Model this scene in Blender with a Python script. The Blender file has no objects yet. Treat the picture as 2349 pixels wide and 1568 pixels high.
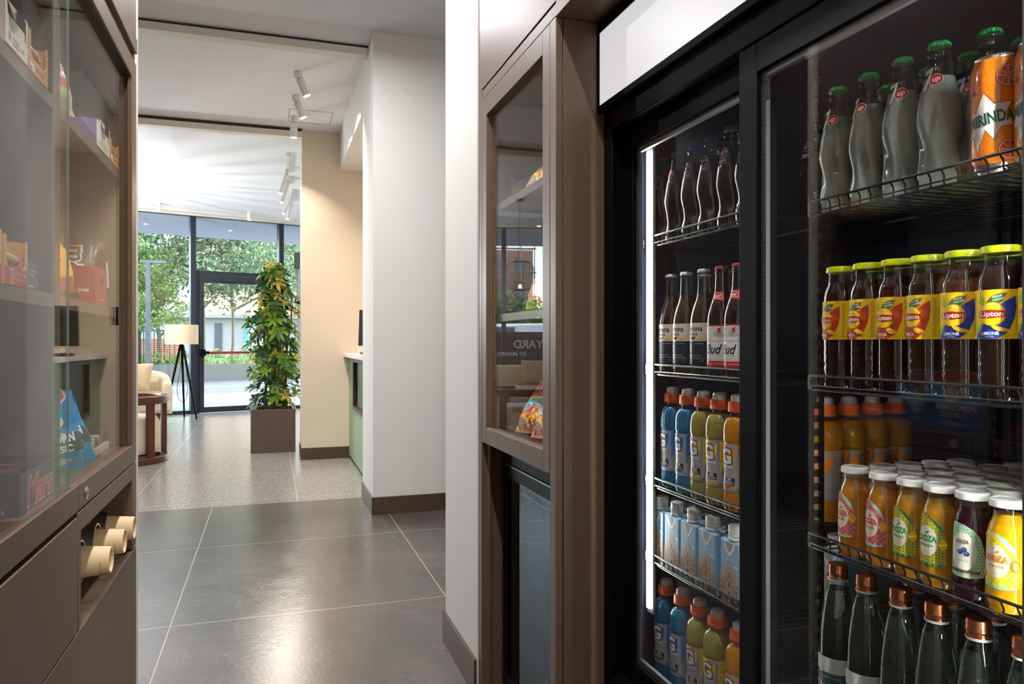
import bpy, bmesh, math, random
import numpy as np
from math import pi, sin, cos, tan, radians as R
from mathutils import Vector, Matrix

scene = bpy.context.scene
COL = scene.collection
random.seed(7)

# ---------------------------------------------------------------- camera
cam_data = bpy.data.cameras.new('camera')
cam_data.sensor_width = 36.0
cam_data.sensor_fit = 'HORIZONTAL'
cam_data.lens = 36.0 * 1680.0 / 2349.0
cam_data.clip_start = 0.02
cam_data.clip_end = 400
cam = bpy.data.objects.new('camera', cam_data)
COL.objects.link(cam)
cam.location = (0, 0, 1.2)
cam.rotation_euler = (R(90), 0, -math.atan(552.5 / 1680.0))
scene.camera = cam

# ---------------------------------------------------------------- world, sun, exposure
world = bpy.data.worlds.new('World')
scene.world = world
world.use_nodes = True
_nt = world.node_tree
_bg = _nt.nodes['Background']
_tc = _nt.nodes.new('ShaderNodeTexCoord')
_sx = _nt.nodes.new('ShaderNodeSeparateXYZ')
_rp = _nt.nodes.new('ShaderNodeValToRGB')
_nt.links.new(_tc.outputs['Generated'], _sx.inputs[0])
_nt.links.new(_sx.outputs['Z'], _rp.inputs[0])
_nt.links.new(_rp.outputs[0], _bg.inputs['Color'])
_rp.color_ramp.elements[0].position = 0.0
_rp.color_ramp.elements[0].color = (0.80, 0.90, 1.0, 1)
_rp.color_ramp.elements[1].position = 0.6
_rp.color_ramp.elements[1].color = (0.70, 0.84, 1.0, 1)
_bg.inputs['Strength'].default_value = 7.0

sun_data = bpy.data.lights.new('sun', 'SUN')
sun_data.energy = 3.0
sun_data.angle = R(6)
sun_data.color = (1.0, 0.95, 0.86)
sun = bpy.data.objects.new('sun', sun_data)
COL.objects.link(sun)
sun.rotation_euler = (R(-28), R(22), 0)      # from behind and above the trees, the canopy keeps it out of the lounge

scene.view_settings.view_transform = 'Standard'
scene.view_settings.look = 'None'
scene.view_settings.gamma = 1.0
scene.view_settings.use_curve_mapping = False
scene.view_settings.exposure = 0.45
cy = scene.cycles
cy.use_denoising = True
cy.max_bounces = 9
cy.diffuse_bounces = 4
cy.glossy_bounces = 5
cy.transmission_bounces = 7
cy.transparent_max_bounces = 28
cy.caustics_reflective = False
cy.caustics_refractive = False
cy.sample_clamp_indirect = 5.0
cy.blur_glossy = 0.5


def ceiling_area(name, loc, size, watt, color=(0.985, 0.985, 1.0), size_y=None, rot=(0, 0, 0), shape='DISK'):
    d = bpy.data.lights.new(name, 'AREA')
    d.shape = shape
    d.size = size
    if size_y:
        d.shape = 'RECTANGLE'
        d.size_y = size_y
    d.energy = watt
    d.color = color
    o = bpy.data.objects.new(name, d)
    o.location = loc
    o.rotation_euler = rot
    COL.objects.link(o)
    return o


# ---------------------------------------------------------------- materials
def lin(r, g, b):
    f = lambda c: (c / 255.0 / 12.92) if c / 255.0 <= 0.04045 else ((c / 255.0 + 0.055) / 1.055) ** 2.4
    return (f(r), f(g), f(b), 1.0)


MATS = {}


def M(name, rgb, rough=0.5, metal=0.0, trans=0.0, ior=1.45, coat=0.0, emit=None, estr=0.0, noise=None, bump=None, spec=None, alpha=1.0):
    if name in MATS:
        return MATS[name]
    m = bpy.data.materials.new(name)
    m.use_nodes = True
    nt = m.node_tree
    p = nt.nodes['Principled BSDF']
    col = lin(*rgb)
    p.inputs['Base Color'].default_value = col
    p.inputs['Roughness'].default_value = rough
    p.inputs['Metallic'].default_value = metal
    p.inputs['Transmission Weight'].default_value = trans
    p.inputs['IOR'].default_value = ior
    p.inputs['Coat Weight'].default_value = coat
    p.inputs['Coat Roughness'].default_value = 0.05
    p.inputs['Alpha'].default_value = alpha
    if spec is not None:
        p.inputs['Specular IOR Level'].default_value = spec
    if emit:
        p.inputs['Emission Color'].default_value = lin(*emit)
        p.inputs['Emission Strength'].default_value = estr
    if noise or bump:
        tc = nt.nodes.new('ShaderNodeTexCoord')
    if noise:
        sc, am = noise[0], noise[1]
        n = nt.nodes.new('ShaderNodeTexNoise')
        n.inputs['Scale'].default_value = sc
        n.inputs['Detail'].default_value = 4
        mp = nt.nodes.new('ShaderNodeMapping')
        if len(noise) > 2:
            mp.inputs['Scale'].default_value = noise[2]
        nt.links.new(tc.outputs['Object'], mp.inputs[0])
        nt.links.new(mp.outputs[0], n.inputs['Vector'])
        mx = nt.nodes.new('ShaderNodeMix')
        mx.data_type = 'RGBA'
        mx.inputs[6].default_value = tuple(max(0, c * (1 - am)) for c in col[:3]) + (1,)
        mx.inputs[7].default_value = tuple(min(1, c * (1 + am)) for c in col[:3]) + (1,)
        nt.links.new(n.outputs['Fac'], mx.inputs[0])
        nt.links.new(mx.outputs[2], p.inputs['Base Color'])
    if bump:
        n2 = nt.nodes.new('ShaderNodeTexNoise')
        n2.inputs['Scale'].default_value = bump[0]
        n2.inputs['Detail'].default_value = 5
        nt.links.new(tc.outputs['Object'], n2.inputs['Vector'])
        b = nt.nodes.new('ShaderNodeBump')
        b.inputs['Strength'].default_value = bump[1]
        b.inputs['Distance'].default_value = bump[2] if len(bump) > 2 else 0.002
        nt.links.new(n2.outputs['Fac'], b.inputs['Height'])
        nt.links.new(b.outputs[0], p.inputs['Normal'])
    MATS[name] = m
    return m


def M_pane(name, tint=(1, 1, 1), f0=0.04, gloss=(1, 1, 1), rough=0.0, grazing=1.0):
    """thin clear sheet: straight transmission with a Fresnel reflection on each face"""
    if name in MATS:
        return MATS[name]
    m = bpy.data.materials.new(name)
    m.use_nodes = True
    nt = m.node_tree
    nt.nodes.remove(nt.nodes['Principled BSDF'])
    out = nt.nodes['Material Output']
    tr = nt.nodes.new('ShaderNodeBsdfTransparent')
    tr.inputs[0].default_value = tuple(tint) + (1,)
    gl = nt.nodes.new('ShaderNodeBsdfGlossy')
    gl.inputs['Color'].default_value = tuple(gloss) + (1,)
    gl.inputs['Roughness'].default_value = rough
    lw = nt.nodes.new('ShaderNodeLayerWeight')
    lw.inputs['Blend'].default_value = 0.5
    pw = nt.nodes.new('ShaderNodeMath'); pw.operation = 'POWER'; pw.inputs[1].default_value = 5.0
    ml = nt.nodes.new('ShaderNodeMath'); ml.operation = 'MULTIPLY_ADD'
    ml.inputs[1].default_value = (1 - f0) * grazing; ml.inputs[2].default_value = f0
    mx = nt.nodes.new('ShaderNodeMixShader')
    nt.links.new(lw.outputs['Facing'], pw.inputs[0])
    nt.links.new(pw.outputs[0], ml.inputs[0])
    nt.links.new(ml.outputs[0], mx.inputs[0])
    nt.links.new(tr.outputs[0], mx.inputs[1])
    nt.links.new(gl.outputs[0], mx.inputs[2])
    nt.links.new(mx.outputs[0], out.inputs['Surface'])
    MATS[name] = m
    return m


def M_leaf(name, rgb, tl=0.35):
    if name in MATS:
        return MATS[name]
    m = bpy.data.materials.new(name)
    m.use_nodes = True
    nt = m.node_tree
    p = nt.nodes['Principled BSDF']
    p.inputs['Base Color'].default_value = lin(*rgb)
    p.inputs['Roughness'].default_value = 0.42
    t = nt.nodes.new('ShaderNodeBsdfTranslucent')
    t.inputs[0].default_value = lin(*[min(255, c * 1.1) for c in rgb])
    mx = nt.nodes.new('ShaderNodeMixShader')
    mx.inputs[0].default_value = tl
    nt.links.new(p.outputs[0], mx.inputs[1])
    nt.links.new(t.outputs[0], mx.inputs[2])
    nt.links.new(mx.outputs[0], nt.nodes['Material Output'].inputs['Surface'])
    MATS[name] = m
    return m


def M_cloudy(name, rgb, trans=0.5, rough=0.25):
    """cloudy drink: part diffuse and translucent, part see-through, under a glossy skin"""
    if name in MATS:
        return MATS[name]
    m = M(name, rgb, rough=0.12, coat=0.6)
    nt = m.node_tree
    p = nt.nodes['Principled BSDF']
    t = nt.nodes.new('ShaderNodeBsdfTranslucent')
    t.inputs[0].default_value = lin(*rgb)
    mx = nt.nodes.new('ShaderNodeMixShader')
    mx.inputs[0].default_value = trans
    nt.links.new(p.outputs[0], mx.inputs[1])
    nt.links.new(t.outputs[0], mx.inputs[2])
    nt.links.new(mx.outputs[0], nt.nodes['Material Output'].inputs['Surface'])
    return m


# ---------------------------------------------------------------- scene graph helpers
def link(o, parent=None):
    COL.objects.link(o)
    if parent is not None:
        o.parent = parent
    return o


def tag(o, label=None, cat=None, group=None, kind=None):
    if label: o['label'] = label
    if cat: o['category'] = cat
    if group: o['group'] = group
    if kind: o['kind'] = kind
    return o


def thing(name, label, cat, loc=(0, 0, 0), rz=0.0, group=None):
    o = bpy.data.objects.new(name, None)
    o.empty_display_size = 0.05
    o.location = loc
    o.rotation_euler = (0, 0, rz)
    COL.objects.link(o)
    return tag(o, label, cat, group)


def copy_tree(o, parent=None):
    c = o.copy()
    COL.objects.link(c)
    if parent is not None:
        c.parent = parent
    for ch in list(o.children):
        copy_tree(ch, c)
    return c


def place(proto, used, loc, rz=0.0, label=None, group=None, tilt=None):
    """the first placing moves the prototype itself, later ones copy it with its parts"""
    r = copy_tree(proto) if used.get(proto.name) else proto
    used[proto.name] = True
    r.location = loc
    r.rotation_euler = (tilt[0], tilt[1], rz) if tilt else (0, 0, rz)
    tag(r, label, None, group)
    return r


USED = {}


class MB:
    """collects geometry for one mesh object"""
    def __init__(s):
        s.v = []; s.f = []; s.m = []

    def add(s, vs, fs, mi=0):
        b = len(s.v)
        s.v.extend(vs)
        for f in fs:
            s.f.append([i + b for i in f]); s.m.append(mi)
        return s

    def box(s, x0, x1, y0, y1, z0, z1, mi=0):
        v = [(x0, y0, z0), (x1, y0, z0), (x1, y1, z0), (x0, y1, z0), (x0, y0, z1), (x1, y0, z1), (x1, y1, z1), (x0, y1, z1)]
        return s.add(v, [(0, 3, 2, 1), (4, 5, 6, 7), (0, 1, 5, 4), (1, 2, 6, 5), (2, 3, 7, 6), (3, 0, 4, 7)], mi)

    def frame_x(s, x0, x1, y0, y1, z0, z1, w, mi=0, wb=None, wt=None):
        """rectangular frame lying in a plane of constant x"""
        wb = w if wb is None else wb
        wt = w if wt is None else wt
        s.box(x0, x1, y0, y0 + w, z0, z1, mi); s.box(x0, x1, y1 - w, y1, z0, z1, mi)
        s.box(x0, x1, y0 + w, y1 - w, z0, z0 + wb, mi); s.box(x0, x1, y0 + w, y1 - w, z1 - wt, z1, mi)
        return s

    def prism(s, pts, axis, a, b, mi=0):
        """extrude a 2-D outline along an axis: pts in the two other axes (xy order kept)"""
        def P(p, t):
            if axis == 'x': return (t, p[0], p[1])
            if axis == 'y': return (p[0], t, p[1])
            return (p[0], p[1], t)
        n = len(pts)
        vs = [P(p, a) for p in pts] + [P(p, b) for p in pts]
        fs = [tuple(range(n))[::-1], tuple(range(n, 2 * n))]
        fs += [(i, (i + 1) % n, n + (i + 1) % n, n + i) for i in range(n)]
        return s.add(vs, fs, mi)

    def lathe(s, prof, n=40, mi=0, swirl=None, cx=0, cy=0, mi_of=None, caps=(True, True)):
        b = len(s.v)
        for (r, z) in prof:
            for k in range(n):
                t = 2 * pi * k / n
                rr = r * (1 + (swirl(z, t) if swirl else 0))
                s.v.append((cx + rr * cos(t), cy + rr * sin(t), z))
        for i in range(len(prof) - 1):
            for k in range(n):
                a = b + i * n + k; c = b + i * n + (k + 1) % n
                s.f.append([a, c, c + n, a + n])
                s.m.append(mi_of(0.5 * (prof[i][1] + prof[i + 1][1])) if mi_of else mi)
        if caps[0]:
            s.f.append([b + k for k in range(n)][::-1]); s.m.append(s.m[-1] if not mi_of else mi_of(prof[0][1]))
        if caps[1]:
            e = b + (len(prof) - 1) * n
            s.f.append([e + k for k in range(n)]); s.m.append(mi if not mi_of else mi_of(prof[-1][1]))
        return s

    def cyl(s, p0, p1, r0, r1=None, n=16, mi=0):
        r1 = r0 if r1 is None else r1
        p0 = Vector(p0); p1 = Vector(p1)
        d = (p1 - p0).normalized()
        a = d.orthogonal().normalized(); c = d.cross(a)
        vs = []
        for p, r in ((p0, r0), (p1, r1)):
            for k in range(n):
                t = 2 * pi * k / n
                q = p + (a * cos(t) + c * sin(t)) * r
                vs.append(tuple(q))
        fs = [(k, (k + 1) % n, n + (k + 1) % n, n + k) for k in range(n)]
        fs += [tuple(range(n))[::-1], tuple(range(n, 2 * n))]
        return s.add(vs, fs, mi)

    def tube(s, path, r, n=8, mi=0):
        for a, b in zip(path[:-1], path[1:]):
            s.cyl(a, b, r, r, n, mi)
        return s

    def sweep(s, path, r, n=8, mi=0):
        """smooth tube along a path"""
        P = [Vector(p) for p in path]
        b = len(s.v); up = None
        for i, p in enumerate(P):
            d = (P[min(i + 1, len(P) - 1)] - P[max(i - 1, 0)]).normalized()
            a = d.orthogonal().normalized() if up is None else (up - d * up.dot(d)).normalized()
            up = a
            c = d.cross(a)
            rr = r[i] if isinstance(r, (list, tuple)) else r
            for k in range(n):
                t = 2 * pi * k / n
                s.v.append(tuple(p + (a * cos(t) + c * sin(t)) * rr))
        for i in range(len(P) - 1):
            for k in range(n):
                q = b + i * n + k; w = b + i * n + (k + 1) % n
                s.f.append([q, w, w + n, q + n]); s.m.append(mi)
        s.f.append([b + k for k in range(n)][::-1]); s.m.append(mi)
        e = b + (len(P) - 1) * n
        s.f.append([e + k for k in range(n)]); s.m.append(mi)
        return s

    def build(s, name, mats, parent=None, bevel=0, smooth=True, loc=None, subsurf=0, angle=38):
        me = bpy.data.meshes.new(name)
        me.from_pydata(s.v, [], s.f)
        if not isinstance(mats, (list, tuple)):
            mats = [mats]
        for m in mats:
            me.materials.append(m)
        me.polygons.foreach_set('material_index', s.m)
        me.polygons.foreach_set('use_smooth', [smooth] * len(s.f))
        me.update()
        if smooth:
            me.set_sharp_from_angle(angle=R(angle))
        o = bpy.data.objects.new(name, me)
        link(o, parent)
        if loc: o.location = loc
        if bevel:
            b = o.modifiers.new('bevel', 'BEVEL')
            b.width = bevel; b.segments = 2; b.limit_method = 'ANGLE'; b.angle_limit = R(40)
        if subsurf:
            q = o.modifiers.new('subsurf', 'SUBSURF')
            q.levels = subsurf; q.render_levels = subsurf
        return o


def curve_profile(pts, n=4):
    """Catmull-Rom through (r, z) points; a repeated point makes a corner"""
    out = []
    for i in range(len(pts) - 1):
        p0 = pts[max(i - 1, 0)]; p1 = pts[i]; p2 = pts[i + 1]; p3 = pts[min(i + 2, len(pts) - 1)]
        if p1 == p2:
            continue
        if p0 == p1 or i == 0: p0 = (2 * p1[0] - p2[0], 2 * p1[1] - p2[1])
        if p3 == p2: p3 = (2 * p2[0] - p1[0], 2 * p2[1] - p1[1])
        for k in range(n):
            t = k / n
            out.append(tuple(0.5 * (2 * p1[j] + (p2[j] - p0[j]) * t + (2 * p0[j] - 5 * p1[j] + 4 * p2[j] - p3[j]) * t * t + (3 * p1[j] - p0[j] - 3 * p2[j] + p3[j]) * t ** 3) for j in (0, 1)))
    out.append(pts[-1])
    return out


def radius_at(prof, z):
    for (r0, z0), (r1, z1) in zip(prof[:-1], prof[1:]):
        if z0 <= z <= z1 and z1 > z0:
            return r0 + (r1 - r0) * (z - z0) / (z1 - z0)
    return prof[-1][0]


# ---------------------------------------------------------------- printed graphics laid on surfaces
_TXT = {}


def text2d(s, bold=0.0, shear=0.0):
    key = (s, bold, shear)
    if key not in _TXT:
        c = bpy.data.curves.new('t', 'FONT')
        c.body = s; c.size = 1.0; c.offset = bold; c.shear = shear
        c.resolution_u = 3; c.fill_mode = 'FRONT'; c.align_x = 'LEFT'
        o = bpy.data.objects.new('t', c)
        COL.objects.link(o)
        dg = bpy.context.evaluated_depsgraph_get()
        dg.update()
        me = o.evaluated_get(dg).to_mesh()
        vs = [(v.co.x, v.co.y) for v in me.vertices]
        fs = [list(p.vertices) for p in me.polygons]
        o.evaluated_get(dg).to_mesh_clear()
        COL.objects.unlink(o)
        bpy.data.objects.remove(o); bpy.data.curves.remove(c)
        if not vs:
            vs = [(0, 0)]
        x0 = min(v[0] for v in vs); x1 = max(v[0] for v in vs)
        _TXT[key] = ([(v[0] - 0.5 * (x0 + x1), v[1]) for v in vs], fs, x1 - x0)
    return _TXT[key]


class Print:
    """flat artwork in (u, v) metres, wrapped onto a surface by build()"""
    def __init__(s):
        s.v = []; s.f = []; s.m = []; s.mats = []
        s.clip = None

    def mi(s, mat):
        if mat not in s.mats: s.mats.append(mat)
        return s.mats.index(mat)

    def poly(s, pts, mat, layer=1):
        b = len(s.v); k = s.mi(mat)
        s.v.extend((p[0], p[1], layer) for p in pts)
        s.f.append([b + i for i in range(len(pts))]); s.m.append(k)
        return s

    def rect(s, u0, u1, v0, v1, mat, layer=1):
        return s.poly([(u0, v0), (u1, v0), (u1, v1), (u0, v1)], mat, layer)

    def ellipse(s, u, v, ru, rv, mat, layer=1, n=28, a0=0, a1=2 * pi, rot=0):
        pts = []
        for k in range(n + (0 if a1 - a0 > 6.28 else 1)):
            t = a0 + (a1 - a0) * k / n
            x, y = ru * cos(t), rv * sin(t)
            pts.append((u + x * cos(rot) - y * sin(rot), v + x * sin(rot) + y * cos(rot)))
        return s.poly(pts, mat, layer)

    def line(s, pts, w, mat, layer=1):
        for (a, b) in zip(pts[:-1], pts[1:]):
            dx, dy = b[0] - a[0], b[1] - a[1]
            L = math.hypot(dx, dy) or 1e-9
            nx, ny = -dy / L * w / 2, dx / L * w / 2
            s.poly([(a[0] + nx, a[1] + ny), (a[0] - nx, a[1] - ny), (b[0] - nx, b[1] - ny), (b[0] + nx, b[1] + ny)], mat, layer)
        return s

    def ring(s, u, v, r, w, mat, layer=1, n=28, a0=0, a1=2 * pi, ry=None):
        ry = ry or r
        return s.line([(u + r * cos(a0 + (a1 - a0) * k / n), v + ry * sin(a0 + (a1 - a0) * k / n)) for k in range(n + 1)], w, mat, layer)

    def text(s, body, u, v, h, mat, layer=2, bold=0.0, shear=0.0, rot=0.0, sx=1.0, width=None):
        """centred text with capitals h tall; width squeezes it to that width"""
        vs, fs, w = text2d(body, bold, shear)
        k = h / 0.72
        kx = k * sx if width is None else width / max(w, 1e-6)
        b = len(s.v); q = s.mi(mat)
        c, n = cos(rot), sin(rot)
        for x, y in vs:
            x, y = x * kx, (y - 0.36) * k
            s.v.append((u + x * c - y * n, v + x * n + y * c, layer))
        for f in fs:
            s.f.append([b + i for i in f]); s.m.append(q)
        return s

    def arc_text(s, body, u, v, r, h, mat, layer=2, a_mid=pi / 2, step=None, bold=0.0):
        step = step or h * 1.05 / r
        n = len(body)
        for i, ch in enumerate(body):
            if ch == ' ': continue
            a = a_mid + (n / 2 - 0.5 - i) * step
            s.text(ch, u + r * cos(a), v + r * sin(a), h, mat, layer, bold, rot=a - pi / 2)
        return s

    def build(s, name, mapf, parent=None, du=0.0025, dv=None, eps=0.00022, clip=None):
        bm = bmesh.new()
        vs = [bm.verts.new(p) for p in s.v]
        for f, m in zip(s.f, s.m):
            try:
                fc = bm.faces.new([vs[i] for i in f]); fc.material_index = m
            except ValueError:
                pass
        big = [f for f in bm.faces if len(f.verts) > 4]
        if big: bmesh.ops.triangulate(bm, faces=big)
        if clip:
            for co, no in ((clip[0], (-1, 0, 0)), (clip[1], (1, 0, 0))):
                bmesh.ops.bisect_plane(bm, geom=bm.verts[:] + bm.edges[:] + bm.faces[:], plane_co=(co, 0, 0), plane_no=no, clear_outer=True)
            if len(clip) > 2:
                for co, no in ((clip[2], (0, -1, 0)), (clip[3], (0, 1, 0))):
                    bmesh.ops.bisect_plane(bm, geom=bm.verts[:] + bm.edges[:] + bm.faces[:], plane_co=(0, co, 0), plane_no=no, clear_outer=True)
        if du:
            us = [v.co.x for v in bm.verts]
            k0, k1 = math.ceil(min(us) / du + 1e-6), math.floor(max(us) / du - 1e-6)
            for k in range(k0, k1 + 1):
                bmesh.ops.bisect_plane(bm, geom=bm.verts[:] + bm.edges[:] + bm.faces[:], plane_co=(k * du, 0, 0), plane_no=(1, 0, 0))
        if dv:
            us = [v.co.y for v in bm.verts]
            k0, k1 = math.ceil(min(us) / dv + 1e-6), math.floor(max(us) / dv - 1e-6)
            for k in range(k0, k1 + 1):
                bmesh.ops.bisect_plane(bm, geom=bm.verts[:] + bm.edges[:] + bm.faces[:], plane_co=(0, k * dv, 0), plane_no=(0, 1, 0))
        for v in bm.verts:
            v.co = mapf(v.co.x, v.co.y, v.co.z * eps)
        bm.normal_update()
        me = bpy.data.meshes.new(name)
        bm.to_mesh(me); bm.free()
        for m in s.mats: me.materials.append(m)
        for p in me.polygons: p.use_smooth = True
        return link(bpy.data.objects.new(name, me), parent)


def wrap(prof, rref):
    """wrap (u, v) onto a lathe surface; u = 0 faces local -X, growing towards local -Y"""
    def f(u, v, e):
        a = pi + u / rref
        r = radius_at(prof, v) + e
        return (r * cos(a), r * sin(a), v)
    return f


def face_y(y):
    """(u, v) on a plane facing local -Y"""
    return lambda u, v, e: (u, y - e, v)


def face_x(x, sgn=1):
    """(u, v) on a plane facing local +X (u grows along +Y) or -X (u grows along -Y)"""
    return lambda u, v, e: (x + sgn * e, sgn * u, v)
# ---------------------------------------------------------------- setting: shared materials
BROWN = M('bronze_laminate', (103, 81, 65), rough=0.42, noise=(180, 0.10), spec=0.5)
BROWN_DK = M('bronze_laminate_base', (74, 58, 47), rough=0.45, noise=(180, 0.10))
SKIRT = M('baseboard_brown', (84, 64, 50), rough=0.4)
WHITE = M('white_paint', (238, 236, 231), rough=0.75)
WARM = M('warm_white_paint', (230, 218, 200), rough=0.75)
CEIL = M('ceiling_paint', (240, 241, 243), rough=0.85)
BLACKM = M('black_metal', (11, 11, 12), rough=0.45, spec=0.14)
DARKF = M('anthracite_frame', (38, 45, 56), rough=0.4, metal=0.2)
CHROME = M('chrome', (205, 205, 208), rough=0.14, metal=1.0)
STEEL = M('brushed_steel', (150, 150, 152), rough=0.35, metal=0.9)
CLEAR = M_pane('window_glass', (0.97, 0.985, 0.98))
CABGLASS = M_pane('cabinet_glass', (0.95, 0.95, 0.95), f0=0.035, grazing=0.36)
LAMPGLOW = M('lamp_glow', (255, 240, 220), emit=(255, 226, 190), estr=9.0)
ZC = 3.36


def tile_material():
    m = bpy.data.materials.new('slate_tile')
    m.use_nodes = True
    nt = m.node_tree; N = nt.nodes; L = nt.links
    p = N['Principled BSDF']
    tc = N.new('ShaderNodeTexCoord')
    sx = N.new('ShaderNodeSeparateXYZ'); L.new(tc.outputs['Object'], sx.inputs[0])

    def joint(axis, off, pitch, w):
        a = N.new('ShaderNodeMath'); a.operation = 'ADD'; a.inputs[1].default_value = -off + w / 2; L.new(sx.outputs[axis], a.inputs[0])
        b = N.new('ShaderNodeMath'); b.operation = 'DIVIDE'; b.inputs[1].default_value = pitch; L.new(a.outputs[0], b.inputs[0])
        c = N.new('ShaderNodeMath'); c.operation = 'FRACT'; L.new(b.outputs[0], c.inputs[0])
        d = N.new('ShaderNodeMath'); d.operation = 'LESS_THAN'; d.inputs[1].default_value = w / pitch; L.new(c.outputs[0], d.inputs[0])
        return d
    jx = joint('X', -0.405, 1.188, 0.0045); jy = joint('Y', 3.386, 1.237, 0.0045)
    mxj = N.new('ShaderNodeMath'); mxj.operation = 'MAXIMUM'; L.new(jx.outputs[0], mxj.inputs[0]); L.new(jy.outputs[0], mxj.inputs[1])
    n1 = N.new('ShaderNodeTexNoise'); n1.inputs['Scale'].default_value = 1.7; n1.inputs['Detail'].default_value = 9; n1.inputs['Roughness'].default_value = 0.62
    n1.inputs['Distortion'].default_value = 0.8
    L.new(tc.outputs['Object'], n1.inputs['Vector'])
    r = N.new('ShaderNodeValToRGB')
    r.color_ramp.elements[0].position = 0.3; r.color_ramp.elements[0].color = lin(78, 74, 70)
    r.color_ramp.elements[1].position = 0.75; r.color_ramp.elements[1].color = lin(110, 104, 98)
    L.new(n1.outputs['Fac'], r.inputs[0])
    # thin pale veins
    n2 = N.new('ShaderNodeTexNoise'); n2.inputs['Scale'].default_value = 1.1; n2.inputs['Detail'].default_value = 6; n2.inputs['Distortion'].default_value = 1.6
    L.new(tc.outputs['Object'], n2.inputs['Vector'])
    s1 = N.new('ShaderNodeMath'); s1.operation = 'SUBTRACT'; s1.inputs[1].default_value = 0.5; L.new(n2.outputs['Fac'], s1.inputs[0])
    s2 = N.new('ShaderNodeMath'); s2.operation = 'ABSOLUTE'; L.new(s1.outputs[0], s2.inputs[0])
    s3 = N.new('ShaderNodeMath'); s3.operation = 'LESS_THAN'; s3.inputs[1].default_value = 0.0022; L.new(s2.outputs[0], s3.inputs[0])
    s4 = N.new('ShaderNodeMath'); s4.operation = 'MULTIPLY'; s4.inputs[1].default_value = 0.10; L.new(s3.outputs[0], s4.inputs[0])
    v = N.new('ShaderNodeMix'); v.data_type = 'RGBA'; L.new(s4.outputs[0], v.inputs[0]); L.new(r.outputs[0], v.inputs[6]); v.inputs[7].default_value = lin(190, 178, 164)
    g = N.new('ShaderNodeMix'); g.data_type = 'RGBA'; L.new(mxj.outputs[0], g.inputs[0]); L.new(v.outputs[2], g.inputs[6]); g.inputs[7].default_value = lin(196, 178, 158)
    L.new(g.outputs[2], p.inputs['Base Color'])
    p.inputs['Roughness'].default_value = 0.22
    p.inputs['Specular IOR Level'].default_value = 0.9
    n3 = N.new('ShaderNodeTexNoise'); n3.inputs['Scale'].default_value = 60; n3.inputs['Detail'].default_value = 6
    L.new(tc.outputs['Object'], n3.inputs['Vector'])
    b = N.new('ShaderNodeBump'); b.inputs['Strength'].default_value = 0.22; b.inputs['Distance'].default_value = 0.004
    L.new(n3.outputs['Fac'], b.inputs['Height']); L.new(b.outputs[0], p.inputs['Normal'])
    return m


def terrazzo_material():
    m = bpy.data.materials.new('terrazzo')
    m.use_nodes = True
    nt = m.node_tree; N = nt.nodes; L = nt.links
    p = N['Principled BSDF']
    tc = N.new('ShaderNodeTexCoord')
    vo = N.new('ShaderNodeTexVoronoi'); vo.inputs['Scale'].default_value = 190
    L.new(tc.outputs['Object'], vo.inputs['Vector'])
    sp = N.new('ShaderNodeSeparateColor'); L.new(vo.outputs['Color'], sp.inputs[0])
    r = N.new('ShaderNodeValToRGB'); r.color_ramp.interpolation = 'CONSTANT'
    e = r.color_ramp.elements
    e[0].position = 0; e[0].color = lin(140, 138, 136)
    e[1].position = 0.45; e[1].color = lin(164, 162, 158)
    for pos, c in ((0.7, (118, 114, 108)), (0.83, (196, 194, 190)), (0.93, (108, 98, 88))):
        k = e.new(pos); k.color = lin(*c)
    L.new(sp.outputs[0], r.inputs[0])
    sx = N.new('ShaderNodeSeparateXYZ'); L.new(tc.outputs['Object'], sx.inputs[0])
    last = None
    for axis, off in (('X', 0.19), ('Y', 5.9)):
        a = N.new('ShaderNodeMath'); a.operation = 'ADD'; a.inputs[1].default_value = -off + 0.003; L.new(sx.outputs[axis], a.inputs[0])
        b = N.new('ShaderNodeMath'); b.operation = 'DIVIDE'; b.inputs[1].default_value = 1.18; L.new(a.outputs[0], b.inputs[0])
        c = N.new('ShaderNodeMath'); c.operation = 'FRACT'; L.new(b.outputs[0], c.inputs[0])
        d = N.new('ShaderNodeMath'); d.operation = 'LESS_THAN'; d.inputs[1].default_value = 0.006 / 1.18; L.new(c.outputs[0], d.inputs[0])
        if last is None: last = d
        else:
            q = N.new('ShaderNodeMath'); q.operation = 'MAXIMUM'; L.new(last.outputs[0], q.inputs[0]); L.new(d.outputs[0], q.inputs[1]); last = q
    g = N.new('ShaderNodeMix'); g.data_type = 'RGBA'; L.new(last.outputs[0], g.inputs[0]); L.new(r.outputs[0], g.inputs[6]); g.inputs[7].default_value = lin(204, 192, 176)
    L.new(g.outputs[2], p.inputs['Base Color'])
    p.inputs['Roughness'].default_value = 0.22
    p.inputs['Specular IOR Level'].default_value = 0.9
    n3 = N.new('ShaderNodeTexNoise'); n3.inputs['Scale'].default_value = 90
    L.new(tc.outputs['Object'], n3.inputs['Vector'])
    bp = N.new('ShaderNodeBump'); bp.inputs['Strength'].default_value = 0.12; bp.inputs['Distance'].default_value = 0.003
    L.new(n3.outputs['Fac'], bp.inputs['Height']); L.new(bp.outputs[0], p.inputs['Normal'])
    return m


def struct(name, mb, mat, parent=None, label=None, **kw):
    o = mb.build(name, mat, parent, **kw)
    if parent is None:
        tag(o, label, None, None, 'structure')
    return o


GA = math.atan(0.28)


def glx(x): return 13.4 + 0.28 * (x + 1.0)


def gpt(s, d=0.0, z=0.0):
    """point on the window wall: s along it, d out of doors"""
    return (-1.0 + s * cos(GA) - d * sin(GA), 13.4 + s * sin(GA) + d * cos(GA), z)


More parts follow.
